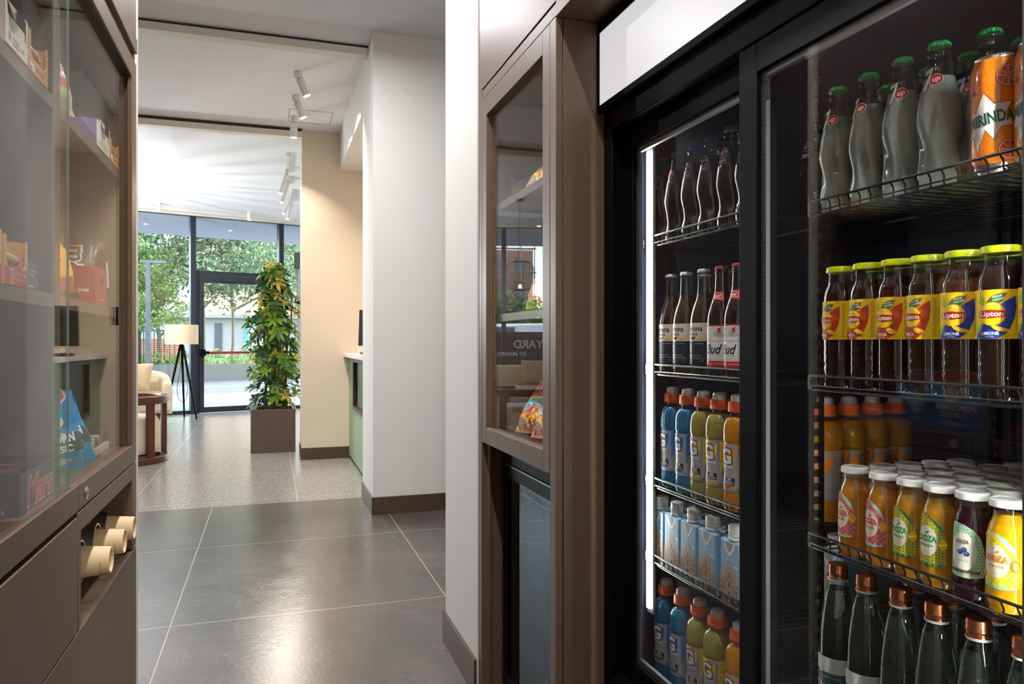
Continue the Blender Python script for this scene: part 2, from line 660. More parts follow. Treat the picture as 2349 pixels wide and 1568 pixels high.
# floors and ceiling
struct('floor', MB().box(-0.95, 3.2, -3.0, 5.74, -0.06, 0.0), tile_material(), label='dark grey slate tile floor of the corridor')
struct('floor_lounge', MB().prism([(-7, 5.74), (3.2, 5.74), (3.2, glx(3.2)), (-7, glx(-7))], 'z', -0.06, 0.0), terrazzo_material(),
       label='speckled pale terrazzo floor of the lounge')
struct('floor_side', MB().box(-7, -0.95, 2.2, 5.74, -0.06, 0.0), MATS.get('slate_tile') or bpy.data.materials['slate_tile'], label='dark grey slate tile floor left of the corridor')
cm = MB()
cm.box(-0.95, 3.2, -3.0, 7.9, ZC, ZC + 0.2)
cm.box(-7, -0.95, 2.2, 7.9, ZC, ZC + 0.2)
cm.prism([(-1.02, 7.9), (3.2, 7.9), (3.2, glx(3.2)), (-1.02, glx(-1.02))], 'z', ZC, ZC + 0.2)
cm.prism([(-7, 7.9), (-4.6, 7.9), (-4.6, glx(-4.6)), (-7, glx(-7))], 'z', ZC, ZC + 0.2)
cm.prism([(-4.6, 12.0), (-1.02, 12.0), (-1.02, glx(-1.02)), (-4.6, glx(-4.6))], 'z', ZC, ZC + 0.2)
cm.box(-4.62, -1.0, 7.88, 12.02, ZC + 0.085, ZC + 0.2)
struct('ceiling', cm, CEIL, label='white ceiling with a shallow recessed panel over the lounge')
hm = MB()
for a, b in (((0.163, 7.09), (0.163, 7.49)), ((0.163, 7.49), (0.553, 7.49)), ((0.553, 7.49), (0.553, 7.09)), ((0.553, 7.09), (0.163, 7.09))):
    x0, x1 = sorted((a[0], b[0])); y0, y1 = sorted((a[1], b[1]))
    hm.box(x0 - 0.003, x1 + 0.003, y0 - 0.004, y1 + 0.004, ZC - 0.0012, ZC + 0.001)
struct('trim_1', hm, M('hatch_gap', (150, 146, 140), rough=0.9), label='thin square outline of an access hatch in the ceiling')
# rails under the ceiling, each topped by a dark strip painted as the shade in its gap
RAIL = M('rail_white', (232, 226, 214), rough=0.6)
GAP_SHADE = M('rail_gap_shade', (60, 57, 54), rough=0.9)
for nm, y, x0, x1, z0, z1, lb in (('trim_2', 5.40, -7, 0.672, 3.288, 3.342, 'white curtain rail under the near ceiling, ending at the white pier'),
                                  ('trim_3', 7.70, -7, 0.297, 3.268, 3.328, 'white curtain rail under the far ceiling, ending at the beige pier')):
    struct(nm, MB().box(x0, x1, y, y + 0.10, z0, z1, 0).box(x0, x1, y + 0.012, y + 0.07, z1, ZC, 1), [RAIL, GAP_SHADE], label=lb, bevel=0.003)

# walls
struct('wall_back', MB().box(-0.95, 1.6, -3.1, -3.0, 0, ZC), WHITE, label='white wall behind the camera')
struct('wall_left', MB().box(-0.95, -0.72, -3.0, 2.35, 0, ZC).box(-7.0, -0.95, 2.2, 2.35, 0, ZC).box(-0.72, -0.366, 2.297, 2.352, 0, ZC), WARM, label='warm white wall end beside the left snack cabinet')
struct('wall_lounge', MB().box(-7.1, -7.0, 2.2, 11.75, 0, ZC), WHITE, label='white end wall of the lounge')
struct('wall_added_screen', MB().box(-1.95, -1.87, 2.352, 6.9, 0, ZC), M('dark_panel', (58, 50, 46), rough=0.6), label='unseen dark screen wall added to keep bright reflections off the fridge glass')  # added out of view, blocks the lounge windows' reflection in the fridge door
struct('wall_side', MB().box(1.9, 2.0, 2.875, 5.133, 0, ZC), M('dark_panel', (58, 50, 46), rough=0.6), label='dark wall at the end of the side passage')
struct('wall_right', MB().box(0.665, 1.6, 2.405, 2.875, 0, ZC), WHITE, label='narrow white wall beside the tall glass cabinet')
struct('wall_backing', MB().box(1.46, 1.6, -3.0, 2.405, 0, ZC), WHITE, label='wall behind the drinks fridge')
struct('wall_panel', MB().box(0.67, 0.80, -3.0, 0.46, 0, ZC), BROWN, label='brown wall panel on the near side of the fridge')
struct('wall_far_right', MB().box(3.2, 3.3, 2.8, 14.7, 0, ZC).box(1.6, 3.2, 2.7, 2.875, 0, ZC), WHITE, label='white wall at the right end of the lounge')
struct('wall_pier', MB().box(0.673, 3.2, 5.143, 5.74, 0, ZC).box(0.673, 1.5, 5.74, 7.75, 2.975, ZC), WHITE, label='broad white pier with a lintel reaching over the green counter')
struct('wall_column', MB().box(0.297, 3.2, 7.75, 8.22, 0, ZC), M('beige_wall', (228, 212, 192), rough=0.7), label='beige pier behind the green counter')
struct('wall_niche', MB().box(1.45, 1.6, 5.74, 7.75, 0, 2.975), WARM, label='back wall of the counter niche')
# baseboards
def skirting(name, parts, lb):
    m = MB()
    for p in parts: m.box(*p, 0, 0.12)
    struct(name, m, SKIRT, label=lb, bevel=0.002)
skirting('baseboard_right', [(0.655, 0.665, 2.405, 2.885), (0.655, 1.4, 2.875, 2.885)], 'dark baseboard of the narrow white wall')
skirting('baseboard_center', [(0.663, 0.673, 5.133, 5.74), (0.673, 3.2, 5.133, 5.143)], 'dark brown baseboard of the broad white pier')
skirting('baseboard_far', [(0.287, 0.297, 7.74, 8.22), (0.297, 0.80, 7.74, 7.75)], 'dark brown baseboard of the beige pier')

# ---------------------------------------------------------------- window wall with the exit door
WIN = tag(bpy.data.objects.new('window_1', None), 'floor to ceiling glazed wall with dark frames', None, None, 'structure')
COL.objects.link(WIN); WIN.location = (-1.0, 13.4, 0); WIN.rotation_euler = (0, 0, GA)
S0, S1 = -6.2, 4.3
MULL = [-4.78, -3.28, -1.775, -0.2635, 1.197, 2.70]
fr = MB().box(S0, S1, -0.03, 0.06, 3.305, ZC)
fr.box(S0, -0.22, -0.03, 0.06, 0, 0.055).box(1.155, S1, -0.03, 0.06, 0, 0.055)
fr.build('window_frame', DARKF, WIN, bevel=0.003)
MLIGHT = M('mullion_reveal', (118, 130, 146), rough=0.35, metal=0.3)
for s in MULL:
    MB().box(s - 0.042, s + 0.042, -0.09, 0.06, 0.0, 3.305).build('mullion', DARKF, WIN, bevel=0.004)
edges = [S0] + MULL + [S1]
for a, b in zip(edges[:-1], edges[1:]):
    door = abs(a + 0.2635) < 0.01
    MB().box(a + 0.042, b - 0.042, 0.01, 0.025, 2.40 if door else 0.055, 3.305).build('pane', CLEAR, WIN)
MB().box(S0, S1, -0.30, -0.12, 3.325, ZC - 0.001).box(S0, S1, -0.12, -0.10, 3.30, ZC - 0.001).build('curtain_track', RAIL, WIN, bevel=0.002)
DOOR = tag(bpy.data.objects.new('door_1', None), 'dark framed glass exit door with a red push bar', None, None, 'structure')
COL.objects.link(DOOR); DOOR.location = (-1.0, 13.4, 0); DOOR.rotation_euler = (0, 0, GA)
dm = MB().frame_x(0, 1, 0, 1, 0, 1, 0.1) if False else MB()
dm.box(-0.2215, -0.16, -0.035, 0.055, 0, 2.40).box(1.094, 1.155, -0.035, 0.055, 0, 2.40).box(-0.16, 1.094, -0.035, 0.055, 2.325, 2.40)
dm.build('door_frame', DARKF, DOOR, bevel=0.003)
lm = MB().box(-0.157, -0.087, -0.045, 0.03, 0.012, 2.318).box(1.02, 1.091, -0.045, 0.03, 0.012, 2.318)
lm.box(-0.087, 1.02, -0.045, 0.03, 2.20, 2.318).box(-0.087, 1.02, -0.045, 0.03, 0.012, 0.10)
lm.build('door_leaf', DARKF, DOOR, bevel=0.004)
MB().box(-0.087, 1.02, -0.012, 0.004, 0.10, 2.20).build('door_pane', CLEAR, DOOR)
RED = M('push_bar_red', (188, 26, 44), rough=0.35)
pb = MB().cyl((-0.06, -0.115, 1.02), (1.0, -0.115, 1.02), 0.021, n=16).build('push_bar', RED, DOOR)
MB().box(-0.155, -0.075, -0.135, -0.045, 0.965, 1.075).cyl((-0.075, -0.115, 1.02), (-0.02, -0.115, 1.02), 0.026).build('bar_bracket', BLACKM, DOOR, bevel=0.006)
MB().box(0.98, 1.06, -0.135, -0.045, 0.965, 1.075).build('bar_bracket', BLACKM, DOOR, bevel=0.006)
MB().box(0.2, 0.46, -0.09, -0.046, 2.225, 2.285).cyl((0.43, -0.075, 2.255), (0.43, -0.100, 2.255), 0.012).build('door_closer', DARKF, DOOR, bevel=0.004)

# the dark lettered banner hung inside the glazing further left
BANNER = M('banner_dark', (44, 46, 54), rough=0.6)
LETTER = M('banner_letter', (222, 226, 226), rough=0.6)
bn = thing('banner', 'dark banner with pale lettering hung low on the window behind the sofa', 'banner', (-1.0, 13.4, 0), GA)
MB().box(-3.5, -1.05, -0.115, -0.105, 0.78, 1.385).build('banner_cloth', BANNER, bn)
pr = Print()
pr.text('COURTYARD', -2.58, 1.165, 0.15, LETTER, 1, bold=0.012, width=1.25)
pr.text('BY MARRIOTT', -1.82, 0.985, 0.075, LETTER, 1, bold=0.01, width=0.72)
pr.build('lettering', lambda u, v, e: (u, -0.116 - e, v), bn, du=None, eps=0.002)
for s in (-1.73, -1.62):
    MB().cyl((s, -0.15, 0.8), (s, -0.15, 3.3), 0.004, n=6).build('cord', M('cord_pale', (170, 172, 176)), bn)

# canopy outside
cp = MB()
def cq(s0, s1, d0, d1, z0, z1):
    pts = [gpt(s0, d0), gpt(s1, d0), gpt(s1, d1), gpt(s0, d1)]
    cp.prism([(p[0], p[1]) for p in pts], 'z', z0, z1)
cq(-14, 9, 0.07, 2.5, 3.30, 3.9)
struct('ceiling_canopy', cp, M('canopy_paint', (176, 184, 196), rough=0.8), label='pale soffit of the canopy outside the window wall')

# ---------------------------------------------------------------- room lamps
SHELL = M('lamp_white', (235, 232, 226), rough=0.45)


def downlight(loc, watt, label=None, h=0.12, r=0.034):
    t = thing('ceiling_spotlight', label, 'ceiling light', loc, 0, 'surface mounted cylinder lights')
    if -4.6 < loc[0] < -1.02 and 7.9 < loc[1] < 12.0:
        t.location.z += 0.085
    MB().cyl((0, 0, 0), (0, 0, -h), r, n=28).build('housing', SHELL, t, bevel=0.002)
    MB().cyl((0, 0, -h - 0.0015), (0, 0, -h), r * 0.82, n=28).build('lens', LAMPGLOW, t)
    l = ceiling_area('downlight_lamp', (0, 0, -h - 0.006), r * 1.6, watt)
    l.parent = t
    return t


downlight((-1.66, 12.50, ZC), 3, 'white cylinder ceiling light near the glazing, above the sofa end', 0.14, 0.036)
downlight((-0.34, 12.90, ZC), 3, 'white cylinder ceiling light near the glazing, above the exit door', 0.14, 0.036)
for x, y in ((-3.1, 12.1), (-3.0, 9.5), (-3.2, 6.6), (-1.6, 6.6), (-1.2, 4.2), (-2.9, 4.2), (1.8, 10.5)):
    downlight((x, y, ZC), 13, 'white cylinder ceiling light over the lounge, away from the glazing')
for x, y in ((0.15, 4.25), (0.15, 2.9), (0.15, 1.7), (0.15, 0.4), (0.15, -1.0)):
    downlight((x, y, ZC), 19, 'white cylinder ceiling light over the corridor')


lp = thing('corridor_fill_lamp', 'added unseen fill lamp hung over the corridor to brighten the ceiling', 'ceiling light', (0.15, 2.0, 2.92))  # added lamp outside the view, lifts the light on the ceiling
MB().box(-0.035, 0.035, -0.75, 0.75, -0.02, 0.02).build('housing', SHELL, lp, bevel=0.003)
MB().box(-0.030, 0.030, -0.74, 0.74, 0.0205, 0.024).build('diffuser', M('fill_lamp_glow', (255, 250, 240), emit=(250, 250, 250), estr=58.0), lp)
for y in (-0.6, 0.6):
    MB().cyl((0, y, 0.02), (0, y, ZC - 2.92), 0.002, n=6).build('wire', STEEL, lp)


def spot_head(y, tilt, label):
    t = thing('adjustable_spotlight', label, 'ceiling light', (0.207, y, ZC), 0, 'three white spotlights in a line')
    MB().cyl((0, 0, 0), (0, 0, -0.055), 0.032, n=28).build('mount', SHELL, t, bevel=0.002)
    dx, dz = sin(tilt), -cos(tilt)
    a = Vector((0, 0, -0.062))
    MB().cyl((0, 0, -0.05), tuple(a), 0.008, n=10).build('joint', STEEL, t)
    off = Vector((0.010, 0, 0)) if tilt > 0.05 else Vector((0, 0, 0))
    e = a + off + Vector((dx, 0, dz)) * 0.135
    MB().cyl(tuple(a + off), tuple(e), 0.0335, n=28).build('spot_head', SHELL, t, bevel=0.002)
    d = Vector((dx, 0, dz))
    MB().cyl(tuple(e), tuple(e + d * 0.0015), 0.028, n=28).build('lens', LAMPGLOW, t)
    l = ceiling_area('spot_lamp', tuple(e + d * 0.006), 0.05, 8, (1.0, 0.86, 0.70))
    l.rotation_euler = (0, -tilt, 0)
    l.data.spread = R(100)
    l.parent = t


spot_head(6.10, R(24), 'white ceiling spotlight tilted right, nearest of three in a line')
spot_head(6.70, R(22), 'white ceiling spotlight tilted right, middle one of three in a line')
spot_head(7.34, R(0), 'white ceiling spotlight hanging straight, beside the far rail')


def track(y0, y1, x0, heads, label):
    t = thing('track_light', label, 'track light', (x0, y0, ZC), 0, 'white track lights')
    MB().box(-0.018, 0.018, 0, y1 - y0, -0.035, 0).build('track', RAIL, t, bevel=0.002)
    for (yy, tx, ty) in heads:
        d = Vector((tx, ty, -1)).normalized()
        a = Vector((0, yy, -0.07))
        MB().box(-0.022, 0.022, yy - 0.06, yy + 0.06, -0.065, -0.035).cyl((0, yy, -0.065), tuple(a), 0.01, n=10).build('adapter', RAIL, t, bevel=0.002)
        e = a + d * 0.30
        h = MB().cyl(tuple(a - d * 0.02), tuple(e), 0.028, n=20).build('track_spot', SHELL, t, bevel=0.002)
        MB().cyl(tuple(e), tuple(e + d * 0.002), 0.024, n=20).build('lens', LAMPGLOW, h)
        l = ceiling_area('track_lamp', tuple(e + d * 0.008), 0.045, 7, (1.0, 0.88, 0.74))
        l.rotation_euler = d.to_track_quat('-Z', 'Y').to_euler()
        l.parent = t


track(8.75, 9.75, 0.185, [(0.75, -0.28, -0.35)], 'white ceiling track with one tilted spot, nearest the beige pier')
track(9.95, 10.45, 0.21, [(0.15, -0.30, -0.35)], 'white ceiling track with one tilted spot, middle of the row')
track(10.8, 11.7, 0.29, [(0.15, -0.45, -0.2), (0.55, -0.22, -0.3)], 'white ceiling track with two tilted spots, nearest the glazing')
# ---------------------------------------------------------------- tall glass cabinet on the right with the small fridge below
GOLD = M('bronze_edge', (120, 92, 66), rough=0.35, metal=0.3)
INNER = M('cabinet_inner', (92, 82, 72), rough=0.55)
rc = thing('display_cabinet', 'tall brown glass-door cabinet of sweets between the white wall and the big fridge', 'cabinet', (0.67, 2.05, 0))
ox, oy = 0.67, 2.05


def L(mb):          # shift world coordinates into the cabinet's own
    mb.v = [(x - ox, y - oy, z) for x, y, z in mb.v]
    return mb


c = MB()
c.box(0.67, 0.688, 1.690, 1.729, 0, 2.006).box(0.6905, 1.45, 1.690, 1.712, 0, 2.006)       # post and side panel by the fridge
c.box(0.67, 0.70, 2.362, 2.403, 0, 2.045).box(0.70, 1.05, 2.385, 2.403, 0, 2.045)
c.box(0.705, 1.05, 1.712, 2.385, 0.852, 0.862)
c.box(0.676, 1.05, 1.712, 2.385, 2.01, 2.03)
c.box(0.672, 0.70, 1.69, 2.403, 2.010, 2.041)
c.box(0.67, 1.05, 1.69, 2.403, 2.045, 3.355)
L(c).build('carcass', BROWN, rc, bevel=0.0012)
L(MB().box(1.03, 1.045, 1.713, 2.384, 0.0, 2.008).box(0.70, 1.03, 1.713, 1.722, 0.862, 2.008).box(0.70, 1.03, 2.376, 2.384, 0.862, 2.008)).build('lining', INNER, rc)
L(MB().box(0.735, 1.03, 1.73, 2.376, 0.895, 0.915)).build('floor_board', BROWN, rc)
for z in (1.265, 1.625):
    L(MB().box(0.702, 1.03, 1.724, 2.374, z, z + 0.025)).build('shelf', BROWN, rc, bevel=0.0012)
d = MB().frame_x(0.67, 0.694, 1.732, 2.359, 0.866, 2.006, 0.052, wb=0.054, wt=0.061)
dr = L(d).build('door', BROWN, rc, bevel=0.0015)
L(MB().box(0.687, 0.691, 1.782, 2.309, 0.918, 1.947)).build('door_pane', CABGLASS, dr)
for y in (1.782, 2.303):
    L(MB().box(0.694, 0.70, y, y + 0.006, 0.918, 1.947)).build('edge_strip', GOLD, dr)
HINGE = M_pane('clear_plastic', (0.9, 0.9, 0.9), f0=0.08)
L(MB().box(0.700, 0.708, 1.7222, 1.7255, 0.93, 1.94)).build('fill_strip', M('cabinet_fill_right', (255, 246, 232), emit=(255, 240, 218), estr=75.0), rc)  # hidden glowing strip added to brighten the sweets
for z in (1.045, 1.83):
    L(MB().box(0.695, 0.712, 2.262, 2.302, z, z + 0.035).cyl((0.70, 2.270, z + 0.017), (0.714, 2.270, z + 0.017), 0.008)).build('hinge', HINGE, dr)

struct('trim_4', MB().box(0.67, 1.46, 0.46, 1.69, 2.006, 3.355), BROWN, label='brown fascia and soffit over the big fridge', bevel=0.0012)

mf = thing('mini_fridge', 'small black glass-door fridge at floor level under the tall sweets cabinet', 'fridge', (0.74, 2.035, 0))
ox, oy = 0.74, 2.035
L(MB().box(0.758, 1.02, 1.735, 2.335, 0.03, 0.835).box(0.735, 0.758, 1.735, 2.335, 0.803, 0.835)).build('body', BLACKM, mf, bevel=0.003)
d = MB().frame_x(0.735, 0.757, 1.735, 2.335, 0.06, 0.800, 0.020, wt=0.042, wb=0.05)
dr = L(d).build('door', BLACKM, mf, bevel=0.002)
L(MB().box(0.734, 0.738, 1.737, 2.30, 0.7955, 0.801)).build('handle_strip', STEEL, dr)
SPACER = M('spacer_bar', (120, 122, 124), rough=0.42, metal=0.6)
L(MB().frame_x(0.741, 0.750, 1.755, 2.315, 0.11, 0.758, 0.012)).build('gasket', SPACER, dr)
L(MB().box(0.737, 0.740, 1.755, 2.315, 0.11, 0.758)).build('door_pane', M_pane('fridge_glass_dark', (0.32, 0.34, 0.36), f0=0.05, gloss=(0.8, 0.92, 0.95), grazing=0.42), dr)

# ---------------------------------------------------------------- snack cabinet and base units on the left
FX = -0.362
lc = thing('snack_cabinet', 'long brown glass-fronted snack cabinet on the left side of the corridor', 'cabinet', (-0.37, 1.25, 0))
ox, oy = -0.37, 1.25
c = MB()
c.box(-0.70, FX, 2.232, 2.296, 0.917, 1.930)                         # end stile
c.box(-0.70, FX, 0.10, 2.296, 1.930, 1.981)                          # top rail
c.box(-0.70, -0.372, 0.10, 2.296, 1.984, 3.355)                      # upper panel
c.box(-0.372, FX + 0.003, 0.10, 2.298, 2.012, 2.052)                 # raised fascia strip
c.box(-0.372, FX, 0.10, 2.296, 2.056, 3.355)
c.box(-0.70, FX, 0.10, 1.645, 0.866, 0.917).box(-0.70, FX, 1.649, 2.296, 0.866, 0.917)
c.box(-0.70, FX, 0.10, 0.16, 0.917, 1.930)
L(c).build('carcass', BROWN, lc, bevel=0.0012)
L(MB().box(-0.715, -0.70, 0.10, 2.296, 0.866, 1.98)).build('back_panel', INNER, lc)
L(MB().box(-0.70, -0.392, 1.600, 1.637, 0.9175, 1.923)).build('divider', BROWN, lc, bevel=0.001)
for x in (-0.394, -0.372):
    L(MB().box(x, x + 0.006, 2.223, 2.231, 0.919, 1.929)).build('edge_strip', GOLD, lc)
L(MB().box(-0.394, -0.364, 0.16, 2.231, 1.926, 1.9295)).build('sliding_track', BROWN_DK, lc)
for z in (1.265, 1.640):
    for y0, y1 in ((0.165, 1.5995), (1.6375, 2.228)):
        L(MB().box(-0.70, -0.392, y0, y1, z, z + 0.025)).build('shelf', BROWN, lc, bevel=0.001)
EDGEG = M('glass_edge', (150, 160, 156), rough=0.2)
pa = L(MB().box(-0.372, -0.368, 0.17, 1.597, 0.9185, 1.924)).build('sliding_pane', CABGLASS, lc)
L(MB().box(-0.3721, -0.3679, 1.5972, 1.5980, 0.9185, 1.924)).build('glass_edge', EDGEG, pa)
pb_ = L(MB().box(-0.382, -0.378, 1.545, 2.223, 0.9185, 1.924)).build('sliding_pane', CABGLASS, lc)
L(MB().box(-0.3821, -0.3779, 1.5440, 1.5448, 0.9185, 1.924)).build('glass_edge', EDGEG, pb_)
L(MB().box(-0.377, -0.372, 2.095, 2.125, 1.243, 1.290)).build('finger_pull', BLACKM, pb_, bevel=0.002)
CFILL = M('cabinet_fill', (255, 246, 232), emit=(255, 236, 208), estr=22.0)
L(MB().box(-0.405, -0.397, 0.175, 0.181, 0.93, 1.90)).build('fill_strip', CFILL, lc)  # unseen glowing strip added at the near end to brighten the snacks
L(MB().box(-0.450, -0.440, 1.6372, 1.640, 0.93, 1.90)).build('fill_strip', M('cabinet_fill_inner', (255, 246, 232), emit=(255, 236, 208), estr=10.0), lc)  # second added strip, hidden behind the divider, brightens the far shelves
lk = MB()
lk.cyl((FX - 0.002, 1.705, 0.890), (FX + 0.002, 1.705, 0.890), 0.0135, n=32).cyl((FX + 0.002, 1.705, 0.890), (FX + 0.0035, 1.705, 0.890), 0.009, n=32)
lk = L(lk).build('lock', CHROME, lc)
L(MB().box(FX + 0.0036, FX + 0.0041, 1.7042, 1.7058, 0.886, 0.894)).build('keyhole', BLACKM, lk)

bu = thing('base_cabinet', 'plain brown base cabinet on the left, below the near end of the snack cabinet', 'cabinet', (-0.37, 0.9, 0))
ox, oy = -0.37, 0.9
L(MB().box(-0.70, -0.375, 0.10, 1.640, 0.0, 0.862)).build('carcass', BROWN_DK, bu)
L(MB().box(-0.375, FX, 0.10, 1.636, 0.6305, 0.855)).build('drawer_front', BROWN, bu, bevel=0.0015)
L(MB().box(-0.375, FX, 0.10, 1.645, 0.05, 0.627)).build('door', BROWN, bu, bevel=0.0015)

cu = thing('cup_dispenser_unit', 'brown base cabinet on the left with a recess of paper cup tubes', 'cabinet', (-0.37, 1.97, 0))
ox, oy = -0.37, 1.97
c = MB()
c.box(-0.70, -0.375, 1.650, 2.294, 0.0, 0.618)
c.box(-0.375, FX, 1.648, 2.296, 0.05, 0.626)
c.box(-0.375, FX, 1.640, 1.664, 0.6305, 0.862).box(-0.375, FX, 2.236, 2.296, 0.6305, 0.862).box(-0.375, FX, 1.664, 2.236, 0.822, 0.862)
c.box(-0.70, -0.375, 1.650, 1.664, 0.626, 0.862).box(-0.70, -0.375, 2.236, 2.294, 0.626, 0.862).box(-0.70, -0.375, 1.664, 2.236, 0.832, 0.862)
L(c).build('carcass', BROWN, cu, bevel=0.0015)
L(MB().box(-0.452, -0.440, 1.664, 2.236, 0.632, 0.832)).build('tube_panel', BROWN_DK, cu)
CUPY = [(1.866, 0.706), (2.028, 0.706), (2.165, 0.706)]
for y, z in CUPY:
    m = MB(); n = 40
    prof = [(0.0485, 0.0), (0.0485, 0.034), (0.0445, 0.034), (0.0445, 0.0)]
    for k in range(4):
        r, h = prof[k]
        for j in range(n):
            t = 2 * pi * j / n
            m.v.append((-0.440 + h, y + r * cos(t), z + r * sin(t)))
    for k in range(4):
        for j in range(n):
            a = k * n + j; b = k * n + (j + 1) % n; q = ((k + 1) % 4) * n
            m.f.append([a, b, q + (j + 1) % n, q + j]); m.m.append(0)
    L(m).build('cup_tube', M('tube_chrome', (225, 225, 226), rough=0.28, metal=1.0), cu)

PAPER = M('cup_paper', (226, 196, 150), rough=0.6)
CUPIN = M('cup_base_paper', (214, 186, 146), rough=0.65)
MARK = M('cup_mark', (150, 112, 70), rough=0.6)
order = ['nearest of the three', 'middle one of the three', 'farthest of the three']
for i, (y, z) in enumerate(CUPY):
    t = thing('paper_cup', 'plain tan paper cup held base-out in a chrome tube, ' + order[i], 'cup', (-0.345, y, z), 0, 'paper cups in the dispenser')
    n = 40
    m = MB()
    prof = [(0.0, -0.006), (0.0255, -0.006), (0.0262, 0.0), (0.0288, 0.0), (0.0294, -0.002), (0.0392, -0.100), (0.0385, -0.100)]
    b = 0
    for r, h in prof:
        for j in range(n):
            a = 2 * pi * j / n
            m.v.append((h, max(r, 1e-5) * cos(a), max(r, 1e-5) * sin(a)))
    for k in range(len(prof) - 1):
        for j in range(n):
            q = k * n
            m.f.append([q + j, q + (j + 1) % n, q + n + (j + 1) % n, q + n + j]); m.m.append(1 if k < 2 else 0)
    m.build('cup_wall', [PAPER, CUPIN], t)
    p = Print()
    p.text('COMPOSTABLE', 0, 0, 0.0034, MARK, 1, rot=pi / 2)
    p.ellipse(0, -0.014, 0.0018, 0.0022, M('cup_mark_red', (186, 92, 44)), 1, n=12)

    def cupmap(u, v, e):        # u along the axis, v around it
        h = -0.017 + u
        r = 0.0294 + (-h) * 0.1 + e + 0.0003
        a = v / 0.031 + R(-22)
        return (h, -r * cos(a), r * sin(a))
    p.build('cup_print', cupmap, t)
# ---------------------------------------------------------------- big sliding-door drinks fridge
FBLK = M('fridge_frame_black', (8, 8, 8), rough=0.5, spec=0.09)
FIN = M('fridge_inside', (38, 45, 74), rough=0.38)
FGLASS = M_pane('fridge_glass', (0.965, 0.975, 0.985), f0=0.03)
WIRE = M('shelf_wire', (16, 16, 18), rough=0.34, coat=0.15)
LED = M('led_tube', (255, 255, 250), emit=(250, 252, 240), estr=66.0)
rf = thing('drinks_fridge', 'big black two-door drinks fridge with a lit white header', 'fridge', (0.80, 1.095, 0))
ox, oy = 0.80, 1.095
c = MB()
c.box(0.84, 1.42, 1.655, 1.688, 0.05, 1.775).box(0.84, 1.42, 0.502, 0.535, 0.05, 1.775)
c.box(1.385, 1.42, 0.535, 1.655, 0.05, 1.775)
c.box(0.862, 1.385, 0.535, 1.655, 1.725, 1.775).box(0.862, 1.385, 0.535, 1.655, 0.05, 0.372)
L(c).build('cabinet', FIN, rf)
c = MB().frame_x(0.80, 0.862, 0.502, 1.688, 0.33, 1.777, 0.044, wt=0.053)
L(c).build('door_surround', FBLK, rf, bevel=0.002)
c = MB().box(0.805, 0.84, 0.502, 1.688, 0.05, 0.328)
for k in range(11):
    c.box(0.800, 0.806, 0.54, 1.65, 0.08 + k * 0.02, 0.09 + k * 0.02)
L(c).build('kick_grille', FBLK, rf)
# header light box
c = MB().box(0.795, 1.42, 0.502, 1.688, 1.779, 1.998)
c.box(0.782, 0.797, 0.502, 1.690, 1.776, 1.7925).box(0.782, 0.797, 0.502, 1.690, 1.976, 1.998).box(0.782, 0.797, 1.683, 1.690, 1.7925, 1.976).box(0.782, 0.797, 0.502, 0.509, 1.7925, 1.976)
hd = L(c).build('header', FBLK, rf, bevel=0.0015)


def lit_panel():
    m = bpy.data.materials.new('header_light'); m.use_nodes = True
    nt = m.node_tree; p = nt.nodes['Principled BSDF']
    p.inputs['Base Color'].default_value = lin(235, 236, 240)
    p.inputs['Roughness'].default_value = 0.3
    p.inputs['Emission Color'].default_value = (0.90, 0.91, 0.97, 1)
    p.inputs['Emission Strength'].default_value = 0.48
    return m


L(MB().box(0.786, 0.794, 0.509, 1.683, 1.7925, 1.976)).build('light_panel', lit_panel(), hd)

def sliding_door(y0, y1, x0, x1, name_note):
    m = MB().frame_x(x0, x1, y0, y1, 0.374, 1.7225, 0.050, wt=0.052, wb=0.050)
    dr = L(m).build('sliding_door', FBLK, rf, bevel=0.0015)
    L(MB().box(x0 + 0.006, x0 + 0.009, y0 + 0.048, y1 - 0.048, 0.422, 1.6725)).build('door_pane', FGLASS, dr)
    L(MB().frame_x(x0 + 0.0095, x1 - 0.001, y0 + 0.050, y1 - 0.050, 0.424, 1.6705, 0.0135)).build('spacer_bar', SPACER, dr)
    dots = MB()
    z = 0.445
    while z < 1.66:
        for yy in (y1 - 0.0535, y1 - 0.0600):
            dots.box(x0 + 0.0091, x0 + 0.0096, yy - 0.0008, yy + 0.0008, z, z + 0.0016)
        z += 0.0085
    L(dots).build('spacer_holes', BLACKM, dr)
    return dr


sliding_door(1.086, 1.645, 0.833, 0.852, '')
rd = sliding_door(0.548, 1.130, 0.804, 0.823, '')
# the small film left in the corner of the right pane
TAPE = M_pane('film_strip', (0.72, 0.62, 0.62), f0=0.06)
L(MB().box(0.8092, 0.8094, 0.965, 1.062, 1.615, 1.658)).build('corner_film', TAPE, rd)
# lighting tubes
for y in (1.604, 0.562):
    L(MB().box(0.878, 0.884, y - 0.0055, y + 0.0055, 0.548, 1.668)).build('led_tube', LED if y > 1 else M('led_tube_right', (255, 255, 250), emit=(250, 252, 240), estr=170.0), rf)
    L(MB().box(0.8845, 0.892, y - 0.014, y + 0.014, 0.535, 1.685)).build('led_housing', STEEL, rf)
L(MB().box(0.857, 0.863, 1.117, 1.129, 0.548, 1.668)).build('led_tube', M('mid_fill_glow', (255, 255, 250), emit=(250, 252, 240), estr=5.0), rf)  # unseen tube added behind the middle post to brighten the bays
